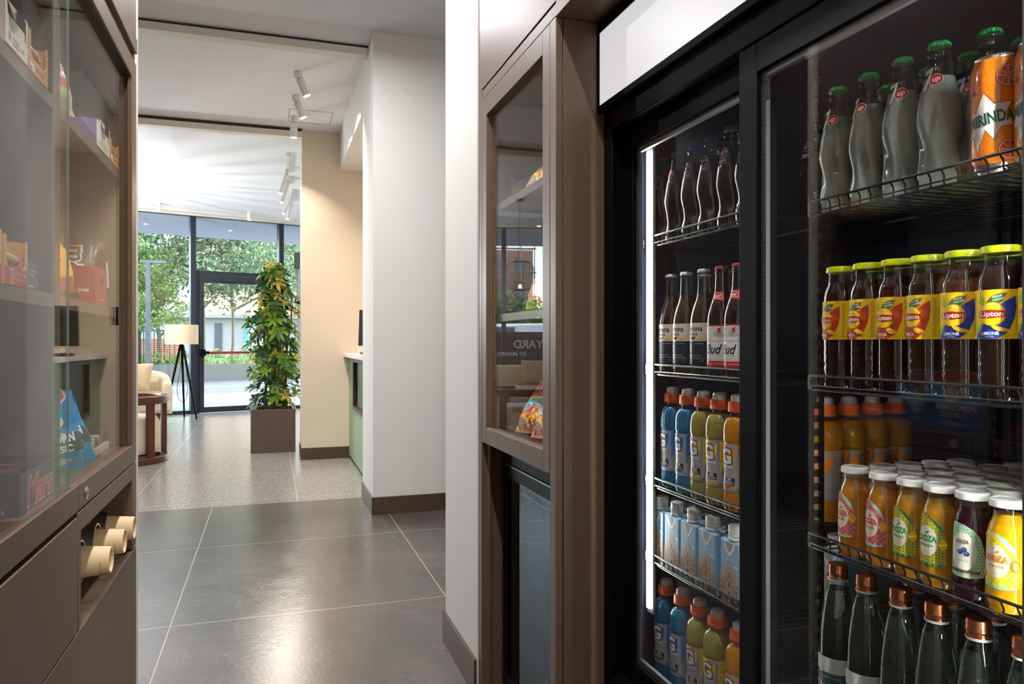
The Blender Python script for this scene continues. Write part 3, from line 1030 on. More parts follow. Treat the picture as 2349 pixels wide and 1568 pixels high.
# shelf uprights with slots
def upright(y, x):
    m = MB()
    m.box(x, x + 0.004, y - 0.004, y + 0.004, 0.40, 1.70).box(x + 0.020, x + 0.026, y - 0.004, y + 0.004, 0.40, 1.70)
    z = 0.41
    while z < 1.69:
        m.box(x + 0.004, x + 0.020, y - 0.0035, y + 0.0035, z, z + 0.012); z += 0.024
    L(m).build('shelf_upright', M('upright_grey', (5, 5, 7), rough=0.7, spec=0.1), rf)
upright(1.064, 0.905)
upright(1.064, 1.33)


def wire_shelf(y0, y1, S):
    m = MB()
    fx, w = 0.889, 0.0024
    zt, zb = S + 0.021, S - 0.003
    m.cyl((fx, y0, zt), (fx, y1, zt), w, n=8).cyl((fx + 0.004, y0, zb), (fx + 0.004, y1, zb), w, n=8)
    m.cyl((fx - 0.001, y0, zb + 0.0065), (fx - 0.001, y1, zb + 0.0065), 0.0014, n=6)
    n = max(2, int(round((y1 - y0) / 0.0215)))
    for k in range(n + 1):
        y = y0 + (y1 - y0) * k / n
        m.tube([(fx, y, zt), (fx + 0.002, y - 0.004, zt - 0.010), (fx + 0.0005, y - 0.005, zb + 0.004), (fx + 0.006, y - 0.003, zb)], 0.0015, n=6)
        m.cyl((fx + 0.006, y - 0.003, zb), (1.37, y - 0.003, zb), 0.0015, n=6)
    for x in (1.05, 1.2, 1.36):
        m.cyl((x, y0, zb - 0.004), (x, y1, zb - 0.004), w, n=8)
    for y in (y0, y1):
        m.cyl((fx, y, zt), (fx + 0.03, y, zt), w, n=8).cyl((fx, y, zb), (1.37, y, zb), w, n=8).cyl((fx, y, zb), (fx, y, zt), w, n=8)
    return L(m).build('wire_shelf', WIRE, rf)


SH = dict(pepsi=1.438, beer=1.124, gat=0.848, milano=0.660, up=1.421, lip=1.121, loo=0.848, water=0.49)
for k in ('pepsi', 'beer', 'gat', 'milano'):
    wire_shelf(1.150, 1.634 if k != 'pepsi' else 1.645, SH[k])
for k in ('up', 'lip', 'loo', 'water'):
    wire_shelf(0.545, 1.048, SH[k])
# ---------------------------------------------------------------- drinks: shared materials
BGLASS = M_pane('bottle_glass', (0.92, 0.95, 0.935), f0=0.05, grazing=0.8)
AQUA = M('clear_drink', (222, 230, 224), rough=0.14, trans=0.48, ior=1.16)
WATERM = M('still_water', (222, 236, 230), rough=0.02, trans=0.97, ior=1.25)
COLA = M('cola', (14, 7, 5), rough=0.08, spec=0.3)
TEA = M('tea', (34, 15, 8), rough=0.06, coat=0.8)
BEER = M('beer', (120, 74, 22), rough=0.05, trans=0.72, ior=1.2, coat=0.5)
BROWNGL = M('brown_bottle', (34, 14, 6), rough=0.06, coat=0.8)
P_WHITE = M('print_white', (238, 236, 230), rough=0.5)
P_CREAM = M('print_cream', (238, 226, 202), rough=0.55)
P_RED = M('print_red', (204, 32, 38), rough=0.45)
P_DKRED = M('print_dark_red', (158, 24, 32), rough=0.45)
P_BLUE = M('print_blue', (24, 60, 160), rough=0.45)
P_NAVY = M('print_navy', (26, 32, 58), rough=0.5)
P_GREEN = M('print_green', (24, 120, 66), rough=0.45)
P_DKGREEN = M('print_dark_green', (16, 74, 56), rough=0.5)
P_LIME = M('print_lime', (150, 200, 50), rough=0.5)
P_YELLOW = M('print_yellow', (255, 214, 10), rough=0.5)
P_GOLDY = M('print_gold_yellow', (250, 186, 30), rough=0.5)
P_ORANGE = M('print_orange', (232, 104, 34), rough=0.5)
P_DKORANGE = M('print_deep_orange', (206, 70, 28), rough=0.5)
P_BLACK = M('print_black', (24, 24, 26), rough=0.5)
P_GREY = M('print_grey', (162, 162, 162), rough=0.5)
P_MIDGREY = M('print_mid_grey', (96, 98, 102), rough=0.5)
P_BROWN = M('print_brown', (120, 84, 56), rough=0.55)
CAP_GREEN = M('cap_green', (28, 176, 92), rough=0.35, coat=0.3)
CAP_BLUE = M('cap_blue', (24, 52, 130), rough=0.3, coat=0.3)
CAP_SILVER = M('cap_silver', (198, 198, 194), rough=0.3, metal=0.7)
CAP_RED = M('cap_red', (150, 24, 34), rough=0.3, coat=0.3)
CAP_LIME = M('cap_lime_yellow', (212, 224, 14), rough=0.3, coat=0.3)
CAP_WHITE = M('cap_white', (224, 224, 220), rough=0.35, coat=0.3)
CAP_ORANGE = M('cap_orange', (240, 98, 24), rough=0.4)
COPPER = M('cap_copper', (188, 116, 78), rough=0.25, metal=0.9)
DOME = M('dome_clear', (214, 208, 204), rough=0.15, trans=0.22, ior=1.2, coat=0.4)


def crown_cap(z, r, mat, parent, h=0.0085):
    """crimped crown cap"""
    prof = [(r * 0.99, z), (r * 1.035, z + 0.0003), (r * 1.03, z + 0.0012), (r * 1.0, z + h * 0.40), (r * 0.975, z + h * 0.62), (r * 0.94, z + h * 0.80), (r * 0.86, z + h * 0.95), (r * 0.6, z + h), (0.0005, z + h)]
    n = 126
    m = MB()
    m.lathe(prof, n=n, swirl=lambda zz, t: 0.06 * (cos(21 * t)) * max(0, min(1, 1.15 - (zz - z) / (h * 0.8))), caps=(True, False))
    return m.build('crown_cap', mat, parent, angle=60)


# ---- twisted soda bottle (clear lemon-lime or cola)
SODA_BODY = curve_profile([(0.024, 0.0), (0.0285, 0.002), (0.0300, 0.010), (0.0292, 0.030), (0.0272, 0.052), (0.0283, 0.072), (0.0312, 0.092), (0.0314, 0.104), (0.0295, 0.122), (0.0258, 0.142), (0.0212, 0.162), (0.0168, 0.180), (0.0138, 0.193)], 4)
SODA_NECK = [(0.0138, 0.193), (0.0156, 0.195), (0.0160, 0.198), (0.0156, 0.201), (0.0136, 0.2025), (0.0136, 0.2050), (0.0146, 0.2060), (0.0148, 0.2072), (0.0148, 0.2085)]


def soda_swirl(z, t):
    a = 0.055 * math.exp(-((z - 0.060) / 0.034) ** 2)
    return a * cos(5 * t + z * 62) - a * 0.4


def soda_bottle(name, label, drink, fill, capmat, artwork, group):
    t = thing(name, label, 'bottle', (0, 0, 0), 0, group)
    body = SODA_BODY + SODA_NECK[1:]
    MB().lathe(body, n=60, swirl=soda_swirl, caps=(True, False)).build('glass', BGLASS, t, angle=70)
    inner = [(max(0.001, r - 0.0012), z + (0.002 if i == 0 else 0)) for i, (r, z) in enumerate(SODA_BODY) if z <= fill]
    MB().lathe(inner, n=60, swirl=soda_swirl).build('drink', drink, t, angle=70)
    crown_cap(0.2085, 0.0147, capmat, t, 0.0072)
    p = Print(); artwork(p)
    p.build('print', wrap(SODA_BODY, 0.0245), t, dv=0.004)
    return t


def art_lime(p):
    k = 1.0
    def seven(o, mat, l):
        p.poly([(-0.018 - o, 0.1735 + o), (-0.0015 + o, 0.1755 + o), (-0.0085 + o * 1.2, 0.143 - o), (-0.0145 - o, 0.1425 - o), (-0.0070, 0.1685), (-0.0185 - o, 0.1665 - o)], mat, l)
    seven(0.0009, P_DKGREEN, 1); seven(0, P_WHITE, 2)
    p.ellipse(0.0040, 0.1565, 0.0098, 0.0088, P_WHITE, 3, rot=0.25)
    p.ellipse(0.0040, 0.1567, 0.0090, 0.0080, P_RED, 4, rot=0.25)
    p.text('up', 0.0040, 0.1575, 0.0082, P_WHITE, 5, bold=0.025, shear=0.2, rot=0.12)
    rnd = random.Random(3)
    for _ in range(26):
        u, v = rnd.uniform(-0.004, 0.010), rnd.choice([rnd.uniform(0.168, 0.176), rnd.uniform(0.139, 0.147)])
        p.ellipse(u, v, 0.0005, 0.0005, P_WHITE, 1, n=8)


def art_cola(p):
    p.ellipse(0, 0.160, 0.0105, 0.0105, P_WHITE, 1)
    top = []
    for k in range(15):
        a = R(12) + (R(168) - R(12)) * k / 14
        top.append((0.0100 * cos(a), 0.160 + 0.0100 * sin(a)))
    p.poly(top + [(-0.0080, 0.1605), (-0.0035, 0.1590), (0.0020, 0.1612), (0.0070, 0.1640)], P_RED, 2)
    bot = []
    for k in range(15):
        a = R(196) + (R(352) - R(196)) * k / 14
        bot.append((0.0100 * cos(a), 0.160 + 0.0100 * sin(a)))
    p.poly(bot + [(0.0055, 0.1600), (0.0005, 0.1570), (-0.0050, 0.1555)], P_BLUE, 2)
    p.text('pepsi', 0, 0.1435, 0.0062, P_WHITE, 2)
    p.text('GUSTO ZERO ZUCCHERO', 0, 0.1375, 0.0014, P_WHITE, 2)


SODA = soda_bottle('lemon_lime_bottle', 'x', AQUA, 0.162, CAP_GREEN, art_lime, 'lemon lime soda bottles on the top right shelf')
COLAB = soda_bottle('cola_bottle', 'x', COLA, 0.172, CAP_BLUE, art_cola, 'cola bottles on the top left shelf')

# ---- slim orange soda can
CAN = [(0.0195, 0.0), (0.0215, 0.0015), (0.0235, 0.0045), (0.0288, 0.013), (0.0292, 0.017), (0.0292, 0.138), (0.0285, 0.142), (0.0250, 0.1525), (0.0248, 0.1545), (0.0256, 0.1560), (0.0252, 0.1572), (0.0238, 0.1560), (0.0225, 0.1530)]
can0 = thing('soda_can', 'x', 'can', (0, 0, 0), 0, 'orange soda cans')
ORSKIN = M('can_orange', (243, 136, 12), rough=0.28, coat=0.5)
ALU = M('aluminium', (208, 208, 205), rough=0.25, metal=0.9)
MB().lathe(CAN, n=56, mi_of=lambda z: 0 if 0.010 < z < 0.1535 else 1).build('can_body', [ORSKIN, ALU], can0)
MB().lathe([(0.0225, 0.153), (0.001, 0.1532)], n=40).box(-0.008, 0.008, -0.004, 0.004, 0.1535, 0.1545).build('can_lid', ALU, can0)
p = Print()
star = [(-0.030, 0.050), (-0.022, 0.066), (-0.024, 0.082), (-0.016, 0.084), (-0.006, 0.107), (0.006, 0.090), (0.026, 0.092), (0.018, 0.076), (0.030, 0.062), (0.014, 0.060), (0.006, 0.044), (-0.004, 0.058), (-0.014, 0.030), (-0.020, 0.052)]
p.poly([(u * 1.07, 0.07 + (v - 0.07) * 1.07) for u, v in star], P_DKORANGE, 1)
p.poly(star, P_WHITE, 2)
p.text('MIRINDA', 0.001, 0.073, 0.0155, P_DKGREEN, 4, bold=0.03, rot=0.12, width=0.056)
for (u, v, r) in ((0.022, 0.126, 0.015), (0.024, 0.030, 0.014), (-0.034, 0.118, 0.012), (0.052, 0.10, 0.012), (-0.052, 0.05, 0.013)):
    p.ellipse(u, v, r, r, P_DKORANGE, 1); p.ring(u, v, r * 0.86, r * 0.09, P_CREAM, 2)
    for k in range(8):
        a = 2 * pi * k / 8
        p.line([(u + r * 0.12 * cos(a), v + r * 0.12 * sin(a)), (u + r * 0.74 * cos(a), v + r * 0.74 * sin(a))], r * 0.07, P_CREAM, 2)
for (u, v, r) in ((-0.014, 0.122, 0.0035), (-0.006, 0.133, 0.002), (0.004, 0.112, 0.004), (0.036, 0.110, 0.003), (-0.026, 0.026, 0.004), (0.002, 0.024, 0.003), (0.036, 0.05, 0.004), (-0.04, 0.09, 0.003)):
    p.ring(u, v, r, 0.0006, P_DKORANGE, 1, n=14)
for (u, v, r) in ((-0.020, 0.110, 0.0035), (0.034, 0.098, 0.0035), (-0.010, 0.020, 0.002)):
    p.ellipse(u, v, r, r, P_DKRED, 1, n=14)
p.build('print', wrap(CAN, 0.0292), can0)

# ---- iced tea bottle
TEAP = curve_profile([(0.024, 0.0), (0.0282, 0.002), (0.0292, 0.008), (0.0292, 0.008), (0.0292, 0.150), (0.0292, 0.150), (0.0275, 0.162), (0.0225, 0.176), (0.0205, 0.184), (0.0205, 0.184), (0.0205, 0.192)], 4)


def ripple(z, t):
    if not 0.012 < z < 0.078: return 0
    return 0.012 * sin(z * 420 + 1.2 * sin(3 * t)) * min(1, (z - 0.012) / 0.01, (0.078 - z) / 0.01)


def tea_prof():
    out = []
    for (r, z) in TEAP:
        out.append((r, z))
    dense = []
    for a, b in zip(out[:-1], out[1:]):
        n = max(1, int((b[1] - a[1]) / 0.0028))
        dense += [(a[0] + (b[0] - a[0]) * k / n, a[1] + (b[1] - a[1]) * k / n) for k in range(n)]
    return dense + [out[-1]]


def tea_art(p, fruit):
    dark = P_DKORANGE if fruit == 'PESCA' else P_BLUE
    mid = P_ORANGE if fruit == 'PESCA' else M('print_mid_blue', (44, 72, 190), rough=0.5)
    p.rect(-0.0915, 0.0915, 0.083, 0.1475, P_YELLOW, 0.6)
    for o in (-0.061, 0.0, 0.061):
        p.poly([(o - 0.026, 0.0832), (o + 0.004, 0.0832), (o + 0.016, 0.094), (o + 0.0225, 0.110), (o + 0.0245, 0.125), (o + 0.0235, 0.139), (o + 0.010, 0.131), (o - 0.002, 0.118), (o - 0.012, 0.104), (o - 0.026, 0.096)], dark, 1)
        p.poly([(o + 0.006, 0.110), (o + 0.020, 0.117), (o + 0.017, 0.127), (o + 0.008, 0.124)], mid, 2)
        p.poly([(o + 0.004, 0.098), (o + 0.012, 0.106), (o + 0.006, 0.112), (o + 0.0, 0.106)], mid, 2)
        p.poly([(o - 0.026, 0.096), (o - 0.018, 0.104), (o - 0.016, 0.098), (o - 0.024, 0.088)], P_LIME, 2)
        p.poly([(o - 0.021, 0.130), (o - 0.018, 0.145), (o - 0.012, 0.134), (o - 0.014, 0.126)], P_LIME, 2)
        p.poly([(o - 0.010, 0.130), (o - 0.004, 0.139), (o + 0.004, 0.1425), (o + 0.0145, 0.1435), (o + 0.011, 0.133), (o + 0.002, 0.127)], P_ORANGE, 2)
        p.poly([(o - 0.009, 0.130), (o - 0.003, 0.138), (o + 0.004, 0.1415), (o + 0.0125, 0.1427), (o + 0.009, 0.133), (o + 0.002, 0.128)], P_GREEN, 3)
        p.text('POCHE', o + 0.003, 0.1385, 0.0024, P_WHITE, 4, bold=0.02, rot=0.2)
        p.text('CALORIE', o + 0.0045, 0.1347, 0.0024, P_WHITE, 4, bold=0.02, rot=0.2)
        p.ellipse(o - 0.003, 0.1155, 0.0158, 0.0158, P_ORANGE, 4)
        p.ellipse(o - 0.0032, 0.1158, 0.0150, 0.0150, P_YELLOW, 5)
        p.ring(o - 0.0032, 0.1158, 0.0125, 0.0010, P_CREAM, 6, n=20, a0=R(40), a1=R(140))
        p.poly([(o - 0.0185, 0.1195), (o - 0.0032, 0.1212), (o + 0.0120, 0.1195), (o + 0.0120, 0.1118), (o - 0.0032, 0.1098), (o - 0.0185, 0.1118)], P_RED, 7)
        p.text('Lipton', o - 0.0034, 0.1160, 0.0066, P_WHITE, 8, bold=0.03, width=0.0265)
        if fruit == 'PESCA':
            p.poly([(o + 0.0005, 0.0985), (o + 0.006, 0.1005), (o + 0.015, 0.0965), (o + 0.017, 0.0925), (o + 0.0085, 0.0915), (o + 0.003, 0.0945)], P_GOLDY, 8)
            p.poly([(o + 0.002, 0.0975), (o + 0.007, 0.0992), (o + 0.0145, 0.0960), (o + 0.008, 0.0955)], M('print_peach', (250, 208, 120), rough=0.5), 9)
        else:
            p.ellipse(o + 0.0065, 0.0985, 0.0105, 0.0055, P_YELLOW, 8, rot=-0.35, a0=pi, a1=2 * pi, n=18)
            p.ellipse(o + 0.0068, 0.0983, 0.0088, 0.0045, P_GOLDY, 9, rot=-0.35, a0=pi, a1=2 * pi, n=18)
        p.text(fruit, o - 0.005, 0.0905, 0.0040, P_WHITE, 9, bold=0.03)
        p.text('ICE TEA', o - 0.005, 0.0861, 0.0020, P_WHITE, 9)
        for k in range(5):
            u = o + 0.0268 + k * 0.0011
            v = 0.0865
            while v < 0.142:
                d = 0.004 + 0.004 * ((k * 7 + int(v * 3000)) % 5) / 5
                p.rect(u, u + 0.0005, v, min(0.1435, v + d), P_BROWN, 1); v += d + 0.0012


def tea_bottle(name, fruit, group):
    t = thing(name, 'x', 'bottle', (0, 0, 0), 0, group)
    prof = tea_prof()
    MB().lathe([(r - 0.0008, z + 0.001) for r, z in prof if z < 0.1795], n=48, swirl=ripple).build('drink', TEA, t, angle=70)
    MB().lathe([(r, z) for r, z in prof if z > 0.1765] + [(0.0205, 0.1955), (0.0215, 0.1958), (0.0215, 0.1985), (0.0205, 0.199)], n=48, caps=(False, False)).build('neck', BGLASS, t)
    m = MB()
    m.lathe([(0.0225, 0.1962), (0.0240, 0.1966), (0.0244, 0.1980), (0.0241, 0.1996), (0.0240, 0.2030), (0.0236, 0.2050), (0.0215, 0.2063), (0.018, 0.2066), (0.0165, 0.2058), (0.001, 0.2058)], n=48, caps=(True, False))
    m.build('lid', CAP_LIME, t)
    p = Print(); tea_art(p, fruit)
    p.build('label', wrap([(0.0292, 0), (0.0292, 0.2)], 0.0292), t)
    return t


TEA_P = tea_bottle('peach_tea_bottle', 'PESCA', 'iced tea bottles')
TEA_L = tea_bottle('lemon_tea_bottle', 'LIMONE', 'iced tea bottles')

# ---- little juice bottle
JUICE = curve_profile([(0.021, 0.0), (0.0250, 0.002), (0.0268, 0.009), (0.0268, 0.020), (0.0262, 0.035), (0.0256, 0.070), (0.0246, 0.096), (0.0222, 0.110), (0.0186, 0.119), (0.0172, 0.124), (0.0172, 0.130), (0.0172, 0.130), (0.0172, 0.134), (0.0186, 0.1348), (0.0186, 0.138)], 4)


def juice_art(p, fl):
    bg = {'peach': M('print_mint', (176, 208, 194)), 'pineapple': P_GREEN, 'blueberry': M('print_pale_mint', (164, 204, 166)), 'orange': M('print_mint2', (150, 208, 182))}[fl]
    fg = {'peach': M('print_coral', (226, 92, 88)), 'pineapple': M('print_yellowgreen', (226, 206, 40)), 'blueberry': M('print_maroon', (96, 24, 40)), 'orange': P_YELLOW}[fl]
    ink = {'peach': M('print_rose', (214, 72, 78)), 'pineapple': M('print_green2', (24, 150, 84)), 'blueberry': M('print_maroon', (96, 24, 40)), 'orange': M('print_orange3', (240, 140, 24))}[fl]
    U = 0.046
    q = Print(); q.mats = p.mats
    edge = [(-0.021, 0.0335), (-0.010, 0.0312), (0.004, 0.0312), (0.016, 0.0330), (0.0225, 0.0345), (0.0235, 0.055), (0.022, 0.074), (0.017, 0.088), (0.009, 0.097), (-0.002, 0.1025), (-0.014, 0.1045), (-0.021, 0.1045)]
    p.poly(edge, bg, 0.6)

    def inside(u, v):
        if u < -0.0205 or u > 0.0222: return False
        top = 0.1035 if u < -0.012 else 0.1035 - ((u + 0.012) / 0.0345) ** 1.7 * 0.028
        return 0.0345 < v < top
    s = 0.0042
    for i in range(-7, 8):
        for j in range(6, 30):
            u, v = i * s, j * s
            if fl in ('peach', 'orange'):
                if (i + j) % 2 or not inside(u, v): continue
                h = s * 0.92
                p.poly([(u - h, v), (u, v - h), (u + h, v), (u, v + h)], fg, 1)
            elif fl == 'blueberry':
                u += (j % 2) * s / 2
                if inside(u, v): p.ellipse(u, v, 0.0007, 0.0007, fg, 1, n=8)
            else:
                for d in (-1, 0, 1):
                    a = pi / 4 if (i + j) % 2 else -pi / 4
                    cu, cv = u + d * 0.0014 * -sin(a), v + d * 0.0014 * cos(a)
                    if inside(cu, cv):
                        p.line([(cu - 0.0022 * cos(a), cv - 0.0022 * sin(a)), (cu + 0.0022 * cos(a), cv + 0.0022 * sin(a))], 0.0009, fg, 1)
    p.ellipse(-0.0035, 0.0665, 0.0168, 0.0258 if fl == 'blueberry' else 0.0215, P_CREAM if fl != 'blueberry' else M('print_ivory', (226, 224, 204)), 2, n=36)
    if fl == 'blueberry':
        p.text('LOOZA', -0.0045, 0.080, 0.0048, ink, 4, bold=0.03, width=0.0175)
        BB = M('print_berry', (52, 66, 128)); B2 = M('print_berry2', (104, 124, 184))
        for (u, v) in ((-0.0065, 0.0655), (-0.0015, 0.0690), (0.0015, 0.0640)):
            p.ellipse(u, v, 0.0035, 0.0035, BB, 4, n=16); p.ellipse(u - 0.0006, v + 0.0009, 0.0016, 0.0016, B2, 5, n=10)
        p.poly([(-0.010, 0.066), (-0.0125, 0.0685), (-0.0105, 0.0635)], P_GREEN, 4)
        p.text('blueberry', -0.0040, 0.0545, 0.0030, M('print_sage', (126, 160, 130)), 4)
        p.rect(-0.0195, 0.017, 0.0385, 0.0415, ink, 3)
        p.text('FRUIT - BLACK BERRIES - MIRTILLO', -0.001, 0.0400, 0.0013, P_CREAM, 4)
    else:
        p.arc_text('BELGIAN STORY', -0.0035, 0.0665, 0.0172, 0.0021, M('print_taupe', (150, 140, 110)), 4, step=0.165)
        p.text('LOOZA', -0.0040, 0.0705, 0.0086, ink, 4, bold=0.045, width=0.031)
        p.poly([(-0.0050, 0.0775), (-0.0010, 0.0812), (0.0020, 0.0805), (-0.0005, 0.0772)], ink, 4)
        p.text(fl, -0.0035, 0.0612, 0.0046, ink, 4, bold=0.02, width=0.021)
        p.text('100% PURE JUICE', -0.0035, 0.0508, 0.0009, M('print_taupe', (150, 140, 110)), 4)
        f1 = {'peach': P_GOLDY, 'pineapple': P_YELLOW, 'orange': P_ORANGE}[fl]
        p.ellipse(0.0190, 0.0640, 0.0052, 0.0080, f1, 5, n=20)
        if fl != 'pineapple':
            p.ellipse(0.0196, 0.0635, 0.0034, 0.0055, M('print_fruit_flesh', (252, 178, 60)), 6, n=16)
        p.ellipse(-0.0205, 0.0480, 0.0018, 0.0060, f1, 5, n=12)
        p.ellipse(-0.0200, 0.0980, 0.0018, 0.0030, f1, 5, n=12) if fl == 'orange' else None
    p.rect(-0.0840, -0.0555, 0.034, 0.098, P_CREAM, 0.6)


def juice_bottle(name, fl, rgb, group):
    t = thing(name, 'x', 'bottle', (0, 0, 0), 0, group)
    MB().lathe([(r - 0.0007, z + (0.001 if z == 0 else 0)) for r, z in JUICE if z < 0.1270], n=44).build('juice', M_cloudy('juice_' + fl, rgb, 0.25), t, angle=70)
    MB().lathe([(r, z) for r, z in JUICE if z > 0.112], n=44, caps=(False, False)).build('neck', BGLASS, t)
    m = MB().lathe([(0.0205, 0.1358), (0.0217, 0.1362), (0.0220, 0.1376), (0.0217, 0.1392), (0.0216, 0.1430), (0.0212, 0.1448), (0.0195, 0.1460), (0.0178, 0.1463), (0.0166, 0.1452), (0.001, 0.1452)], n=44, caps=(True, False)).build('lid', CAP_WHITE, t)
    q = Print()
    q.ellipse(0, 0, 0.0125, 0.0125, M('lid_print', (206, 208, 200), rough=0.5), 1)
    q.text('LOOZA', 0, 0.001, 0.0046, P_MIDGREY, 2, bold=0.03)
    q.text('2025', 0, -0.0055, 0.0020, P_MIDGREY, 2)
    q.build('lid_print', lambda u, v, e: (v * -1.0, -u, 0.1452 + e), m, du=None)
    p = Print(); juice_art(p, fl)
    p.build('label', wrap(JUICE, 0.0256), t, dv=0.008)
    return t


JU = dict(peach=juice_bottle('peach_juice_bottle', 'peach', (206, 134, 38), 'small white-lid juice bottles'),
          pineapple=juice_bottle('pineapple_juice_bottle', 'pineapple', (204, 140, 30), 'small white-lid juice bottles'),
          blueberry=juice_bottle('blueberry_juice_bottle', 'blueberry', (52, 18, 34), 'small white-lid juice bottles'),
          orange=juice_bottle('orange_juice_bottle', 'orange', (240, 178, 10), 'small white-lid juice bottles'))

# ---- tall water bottle with a copper cap
WAT = curve_profile([(0.024, 0.0), (0.0290, 0.003), (0.0310, 0.012), (0.0310, 0.150), (0.0310, 0.175), (0.0295, 0.215), (0.0255, 0.250), (0.0205, 0.280), (0.0150, 0.298), (0.0140, 0.304), (0.0140, 0.312)], 5)
wat0 = thing('water_bottle', 'x', 'bottle', (0, 0, 0), 0, 'tall water bottles with copper caps')
MB().lathe(WAT, n=48, caps=(True, False)).build('glass', M_pane('water_glass', (0.86, 0.92, 0.89), f0=0.06), wat0, angle=70)
MB().lathe([(r - 0.0016, z + (0.003 if z == 0 else 0)) for r, z in WAT if z <= 0.292], n=48).build('water', WATERM, wat0, angle=70)
m = MB().lathe([(0.0155, 0.3060), (0.0172, 0.3065), (0.0172, 0.3090), (0.0158, 0.3100), (0.0158, 0.3130), (0.0164, 0.3140), (0.0164, 0.3170), (0.0158, 0.3180), (0.0158, 0.3255), (0.0150, 0.3295), (0.012, 0.3312), (0.001, 0.3314)], n=72, swirl=lambda z, t: 0.02 * cos(36 * t) if 0.319 < z < 0.327 else 0, caps=(True, False))
m.build('screw_cap', COPPER, wat0)
MB().lathe([(0.0150, 0.3020), (0.0162, 0.3025), (0.0162, 0.3058), (0.0150, 0.3062)], n=40).build('neck_ring', CAP_WHITE, wat0)
dr = MB()
rnd = random.Random(5)
for k in range(46):
    a = k * 2.399963; z = 0.185 + 0.095 * ((k * 0.618) % 1)
    r = radius_at(WAT, z); s = 0.0021
    b = []
    for j in range(9):
        q = 2 * pi * j / 9
        u, v = s * 0.7 * cos(q), s * (sin(q) + (0.9 if sin(q) > 0.95 else 0))
        rr = radius_at(WAT, z + v) + 0.0001
        b.append((rr * cos(a + u / r), rr * sin(a + u / r), z + v))
    top = ((r + 0.0009) * cos(a), (r + 0.0009) * sin(a), z)
    dr.add(b + [top], [(j, (j + 1) % 9, 9) for j in range(9)])
dr.build('embossed_drops', M_pane('water_glass', (0.86, 0.92, 0.89)), wat0)
p = Print()
TEAL = M('label_teal', (14, 70, 72), rough=0.45)
p.rect(-0.048, 0.048, 0.150, 0.176, M('label_pale', (198, 208, 200), rough=0.5), 0.6)
p.rect(-0.048, 0.048, 0.060, 0.150, TEAL, 0.6)
p.rect(-0.048, 0.048, 0.1485, 0.1505, COPPER, 1)
for o in (0.0,):
    p.text('S.Bernardo', o, 0.128, 0.0115, P_CREAM, 2, bold=0.02, width=0.052)
    p.text('ACQUA MINERALE NATURALE', o, 0.143, 0.0020, P_CREAM, 2)
p.build('label', wrap(WAT, 0.0310), wat0)

# ---- long-neck beers
BEERP = curve_profile([(0.026, 0.0), (0.0295, 0.003), (0.0305, 0.010), (0.0305, 0.010), (0.0305, 0.120), (0.0305, 0.120), (0.0292, 0.134), (0.0235, 0.156), (0.0172, 0.174), (0.0146, 0.190), (0.0134, 0.214), (0.0131, 0.222), (0.0131, 0.222), (0.0146, 0.2235), (0.0146, 0.2265), (0.0134, 0.228), (0.0134, 0.232)], 4)


def beer_bottle(name, group, clear, capmat, art, artn):
    t = thing(name, 'x', 'bottle', (0, 0, 0), 0, group)
    fill = 0.186
    if clear:
        MB().lathe(BEERP, n=48, caps=(True, False)).build('glass', BGLASS, t)
        MB().lathe([(r - 0.0012, z + (0.002 if z == 0 else 0)) for r, z in BEERP if z <= fill], n=48).build('beer', BEER, t)
    else:
        MB().lathe(BEERP, n=48, caps=(True, False)).build('glass', BROWNGL, t)
    crown_cap(0.2325, 0.0140, capmat, t, 0.0078)
    p = Print(); art(p)
    p.build('label', wrap([(0.0305, 0), (0.0305, 0.13)], 0.0305), t)
    if artn:
        p = Print(); artn(p)
        p.build('neck_label', wrap(BEERP, 0.0160), t, dv=0.004)
    return t


def art_corona(p):
    w = 0.040
    p.rect(-w, w, 0.078, 0.1185, P_CREAM, 0.6)
    p.rect(-w, w, 0.026, 0.078, P_NAVY, 0.6)
    p.text('Corona', 0, 0.1065, 0.0125, P_NAVY, 2, bold=0.02, width=0.050)
    p.text('Extra', 0.001, 0.0945, 0.0080, P_NAVY, 2, bold=0.01, width=0.026)
    for k in range(5):
        u = -0.0075 + k * 0.0030
        p.poly([(u, 0.081), (u + 0.0026, 0.081), (u + 0.0032, 0.0865), (u + 0.0013, 0.0885), (u - 0.0006, 0.0865)], P_BROWN, 2)
    p.ring(-0.0005, 0.0865, 0.0085, 0.0010, P_MIDGREY, 2, a0=0, a1=pi)
    for o, d in ((-0.020, -1), (0.020, 1)):
        p.poly([(o - 0.008 * d, 0.0805), (o + 0.006 * d, 0.081), (o + 0.010 * d, 0.086), (o + 0.004 * d, 0.0845), (o - 0.002 * d, 0.0875), (o - 0.006 * d, 0.084)], P_GOLDY if d > 0 else P_MIDGREY, 2)
        for k in range(4):
            p.line([(o + (0.004 + k * 0.002) * d, 0.088), (o + (0.006 + k * 0.0032) * d, 0.0945 - 0.0012 * k)], 0.0010, P_GOLDY if d > 0 else P_MIDGREY, 2)
    for i, s in enumerate(('LA', 'CERVEZA', 'MAS', 'FINA')):
        p.text(s, -0.012, 0.0715 - i * 0.0052, 0.0030, P_WHITE, 2)
    p.text('Alc. 4,5% Vol.', 0.018, 0.0725, 0.0026, P_WHITE, 2)
    p.text('BREWED UNDER LICENCE FROM', 0.0, 0.0455, 0.0022, P_WHITE, 2)
    p.text('CERVECERIA MODELO, S. DE R.L. DE C.V.', 0.0, 0.040, 0.0024, P_WHITE, 2)
    p.ring(0.024, 0.034, 0.0013, 0.0004, P_WHITE, 2, n=10)


